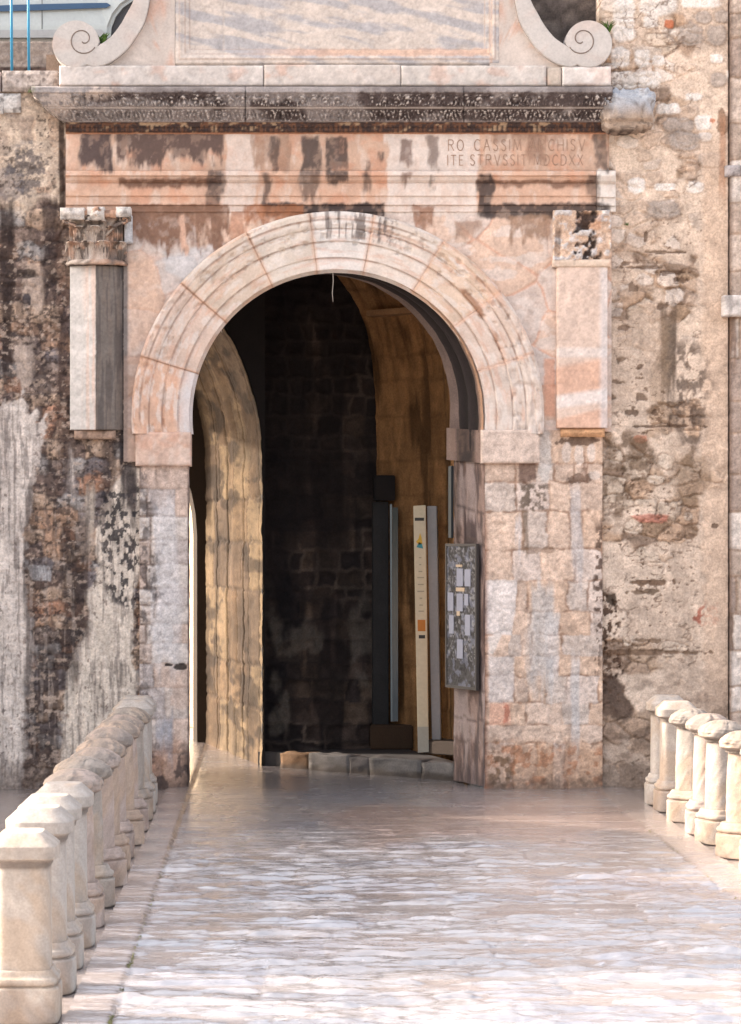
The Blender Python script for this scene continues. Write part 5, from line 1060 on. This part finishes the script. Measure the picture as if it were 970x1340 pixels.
side += [p for p in reversed(arc_w(x_w2, .47))]+[p for p in reversed(arc_w(x_w1, .47))]
bm = bmesh.new(); add_prism(bm, [Vector((x, CY, z)) for x, z in side], Vector((0, 1.66, 0)))
for v in bm.verts:
    h_ = max(0, v.co.z-(zs+.62))/.6; v.co.y += (.16*h_ if v.co.y < CY+.8 else -.16*h_)
bmesh.ops.bevel(bm, geom=[e for e in bm.edges if abs(e.verts[0].co.y-e.verts[1].co.y) < .02], offset=.05, segments=3, affect='EDGES', clamp_overlap=True); bmesh.ops.triangulate(bm, faces=[f for f in bm.faces if len(f.verts) > 4])
sub(bm_obj('body', bm, paint_w), car)
def side_panel(name, pts, mat, y=-.014, th=.014):
    bm = bmesh.new(); add_prism(bm, [Vector((x, CY+y, z)) for x, z in pts], Vector((0, th, 0))); return sub(bm_obj(name, bm, mat), car)
side_panel('side_strip', [K(-170, 11), K(-60, 10.5), K(20, 6.5), K(100, 4.6), K(140, 4), K(145, 7), K(139, 10.5), K(60, 13.5), K(-60, 17), K(-170, 19)], bluem, -.018, .020)
side_panel('sill', [K(-165, 40), K(133, 39), K(138, 43), K(130, 49.5), K(-165, 50)], sillm, -.02, .03)
side_panel('door_seam', [K(54.7, -32), K(55.7, -32), K(55.7, 38), K(54.7, 38)], flat_mat('dark_seam', (.05, .05, .05), .8), -.0025, .004)
for (a, b_) in ((xf-1.62, xf-2.45), (xf-2.55, xr+.62)):
    bm = bmesh.new(); zt = zs+1.12; zb = zs+.72
    add_prism(bm, [Vector((a+.38 if a > xf-2 else a, CY+.018, zb)), Vector((b_, CY+.018, zb)), Vector((b_, CY+.12, zt)), Vector((a, CY+.12, zt))], Vector((0, .02, 0))); sub(bm_obj('window', bm, glassm), car)
for xw in (x_w1, x_w2):
    for y0 in (CY+.03, CY+1.42):
        bm = bmesh.new(); bmesh.ops.create_cone(bm, cap_ends=True, segments=40, radius1=.34, radius2=.34, depth=.2, matrix=__import__('mathutils').Matrix.Translation((xw, y0+.1, zf+.31)) @ __import__('mathutils').Matrix.Rotation(R(90), 4, 'X'))
        wh = sub(bm_obj('wheel', bm, tyrem, None, False, .02), car)
        bm = bmesh.new(); bmesh.ops.create_cone(bm, cap_ends=True, segments=30, radius1=.19, radius2=.17, depth=.22, matrix=__import__('mathutils').Matrix.Translation((xw, y0+.1, zf+.31)) @ __import__('mathutils').Matrix.Rotation(R(90), 4, 'X'))
        o = sub(bm_obj('rim', bm, greym), car); o.parent = wh
bm = bmesh.new(); bmesh.ops.create_cone(bm, cap_ends=True, segments=40, radius1=.468, radius2=.468, depth=.9, matrix=__import__('mathutils').Matrix.Translation((x_w1, CY+.55, zf+.32)) @ __import__('mathutils').Matrix.Rotation(R(90), 4, 'X'))
sub(bm_obj('wheel_well', bm, flat_mat('dark_wheel_well', (.07, .07, .075), .9)), car)
bluep = flat_mat('blue_pole_paint', tuple(C(44, 136, 176)), .4)
for x, lab in ((15, 'left one of two thin blue poles on the coping before the car'), (37.3, 'right one of two thin blue poles on the coping before the car')):
    bm = bmesh.new(); p0 = Wp(x+.8, 93, -.02); p1 = Wp(x-.6, -70, -.02); add_tube(bm, [p0, p0.lerp(p1, .5), p1], .0155, 12)
    p = bm_obj('blue_pole', bm, bluep, None, True); tag(p, lab, 'pole', 'blue poles above the left wall')
gm = stone_mat('weed_green', .8, 0, 20, .3, .2, tuple(C(96, 128, 60)))
def tuft(loc, n, h_, spread, lab, seed, grp=None, hang=False):
    rr = random.Random(seed); bm = bmesh.new()
    for i in range(n):
        a = rr.uniform(0, 6.28); d = Vector((math.cos(a), math.sin(a)*.6, 0)); L = h_*rr.uniform(.5, 1); b0 = Vector((rr.uniform(-1, 1)*spread, rr.uniform(-1, 1)*spread*.5, 0)); w_ = h_*.09
        s_ = Vector((-d.y, d.x, 0))*w_; p1 = b0+d*L*.3+Vector((0, 0, L*.6)); p2 = b0+d*L*.75+Vector((0, 0, L*(.85 if not hang else .3)))
        v = [bm.verts.new(q) for q in (b0-s_*.6, b0+s_*.6, p1+s_, p1-s_)]; t = bm.verts.new(p2); bm.faces.new(v); bm.faces.new((v[3], v[2], t))
    o = bm_obj('weed_tuft', bm, gm); o.location = loc; tag(o, lab, 'weed', grp)
tuft(Wp(133, 58, -.12), 40, .16, .05, 'green weed growing in the crook of the left scroll', 1)
tuft(Wp(795, 42, -.08), 24, .16, .03, 'green weed between the right scroll and the rubble wall', 2)
tuft(Wp(820, 295, -.03), 16, .045, .02, 'tiny green weed growing from the plaster right of the gate', 3)
tuft(Wp(40, 121, -.12), 14, .07, .05, 'small weed in the broken left corner of the cornice', 4)
# moss and grass in the grout line of the left border
rr = random.Random(8); bm = bmesh.new()
for i in range(900):
    y = rr.choice([rr.uniform(-13.9, -12.4), rr.uniform(-13.9, -11), rr.uniform(-13.9, -5)]); dens = float(fbm(np.array([y*2.0]), np.array([.3]), 3, 5)[0])
    if dens < .50: continue
    b0 = Vector((-.957+rr.gauss(0, .008), y, .0)); L = rr.uniform(.006, .022); a = rr.uniform(0, 6.28); d = Vector((math.cos(a), math.sin(a), 0))*L*.7; s_ = Vector((-d.y, d.x, 0))*.35
    v = [bm.verts.new(q) for q in (b0-s_, b0+s_, b0+d+Vector((0, 0, L)))]; bm.faces.new(v)
for i in range(260):
    b0 = Vector((3.46+rr.gauss(0, .01), rr.uniform(-12, -4), 0)); L = rr.uniform(.005, .016); a = rr.uniform(0, 6.28); d = Vector((math.cos(a), math.sin(a), 0))*L*.7; s_ = Vector((-d.y, d.x, 0))*.35
    v = [bm.verts.new(q) for q in (b0-s_, b0+s_, b0+d+Vector((0, 0, L)))]; bm.faces.new(v)
o = bm_obj('moss', bm, stone_mat('moss_green', .9, 0, 20, .3, .1, tuple(C(120, 118, 64)))); tag(o, 'moss and grass growing in the joints along the paving borders', 'moss', None, 'stuff')

# ------------------------------------------------------------------ unseen trees left of the bridge, added only to shade the paving
lm = stone_mat('tree_leaves', .6, 0, 3, .3, .3, (.06, .09, .035)); wm = stone_mat('tree_bark', .9, .3, 20, .3, .2, (.10, .08, .06))
def tree(x, y, zc_, rx, ry, rz_, n, seed, lab):
    t = empty('added_shade_tree', (x, y, 0), lab, 'tree', 'unseen trees added to shade the bridge'); rg = np.random.default_rng(seed)
    bm = bmesh.new(); add_tube(bm, [(0, 0, -.05), (.1, .05, zc_*.4), (0, 0, zc_)], .24, 10, .4)
    for k in range(7):
        a = k*.9; add_tube(bm, [(0, 0, zc_*.6), (.5*rx*math.cos(a)*.6, .5*ry*math.sin(a)*.6, zc_), (rx*math.cos(a)*.7, ry*math.sin(a)*.7, zc_+rz_*.3)], .08, 6, .3)
    bm_obj('trunk', bm, wm, t, True)
    p = rg.normal(size=(n, 3)); p /= np.linalg.norm(p, axis=1)[:, None]; p *= rg.uniform(.25, 1, (n, 1))**.45; q = p*np.array([rx, ry, rz_])
    keep = fbm(q[:, 1]*.9+seed, q[:, 2]*.9+q[:, 0]*.3, 3, 60+seed) > .34; q = q[keep]; n = len(q)
    u = rg.normal(size=(n, 3)); u /= np.linalg.norm(u, axis=1)[:, None]; w_ = np.cross(u, rg.normal(size=(n, 3))); w_ /= np.linalg.norm(w_, axis=1)[:, None]
    L = rg.uniform(.10, .2, (n, 1)); c = q+np.array([0, 0, zc_])
    V = np.stack([c-u*L, c+w_*L*.5, c+u*L, c-w_*L*.5], 1).reshape(-1, 3); raw('crown', V, np.arange(4*n).reshape(n, 4), lm, t, None, False)
for k, (tx, ty, lab) in enumerate(((-10.0, -8.4, 'unseen tree added to shade the paving, nearest the camera'), (-10.8, -4.0, 'unseen tree added to shade the paving, between the other two'), (-10.2, .6, 'unseen tree added to shade the paving, nearest the gate'))):
    tree(tx, ty+.9, 4.95, 2.1, 2.7, 2.85, 15000 if k else 11000, k+1, lab)
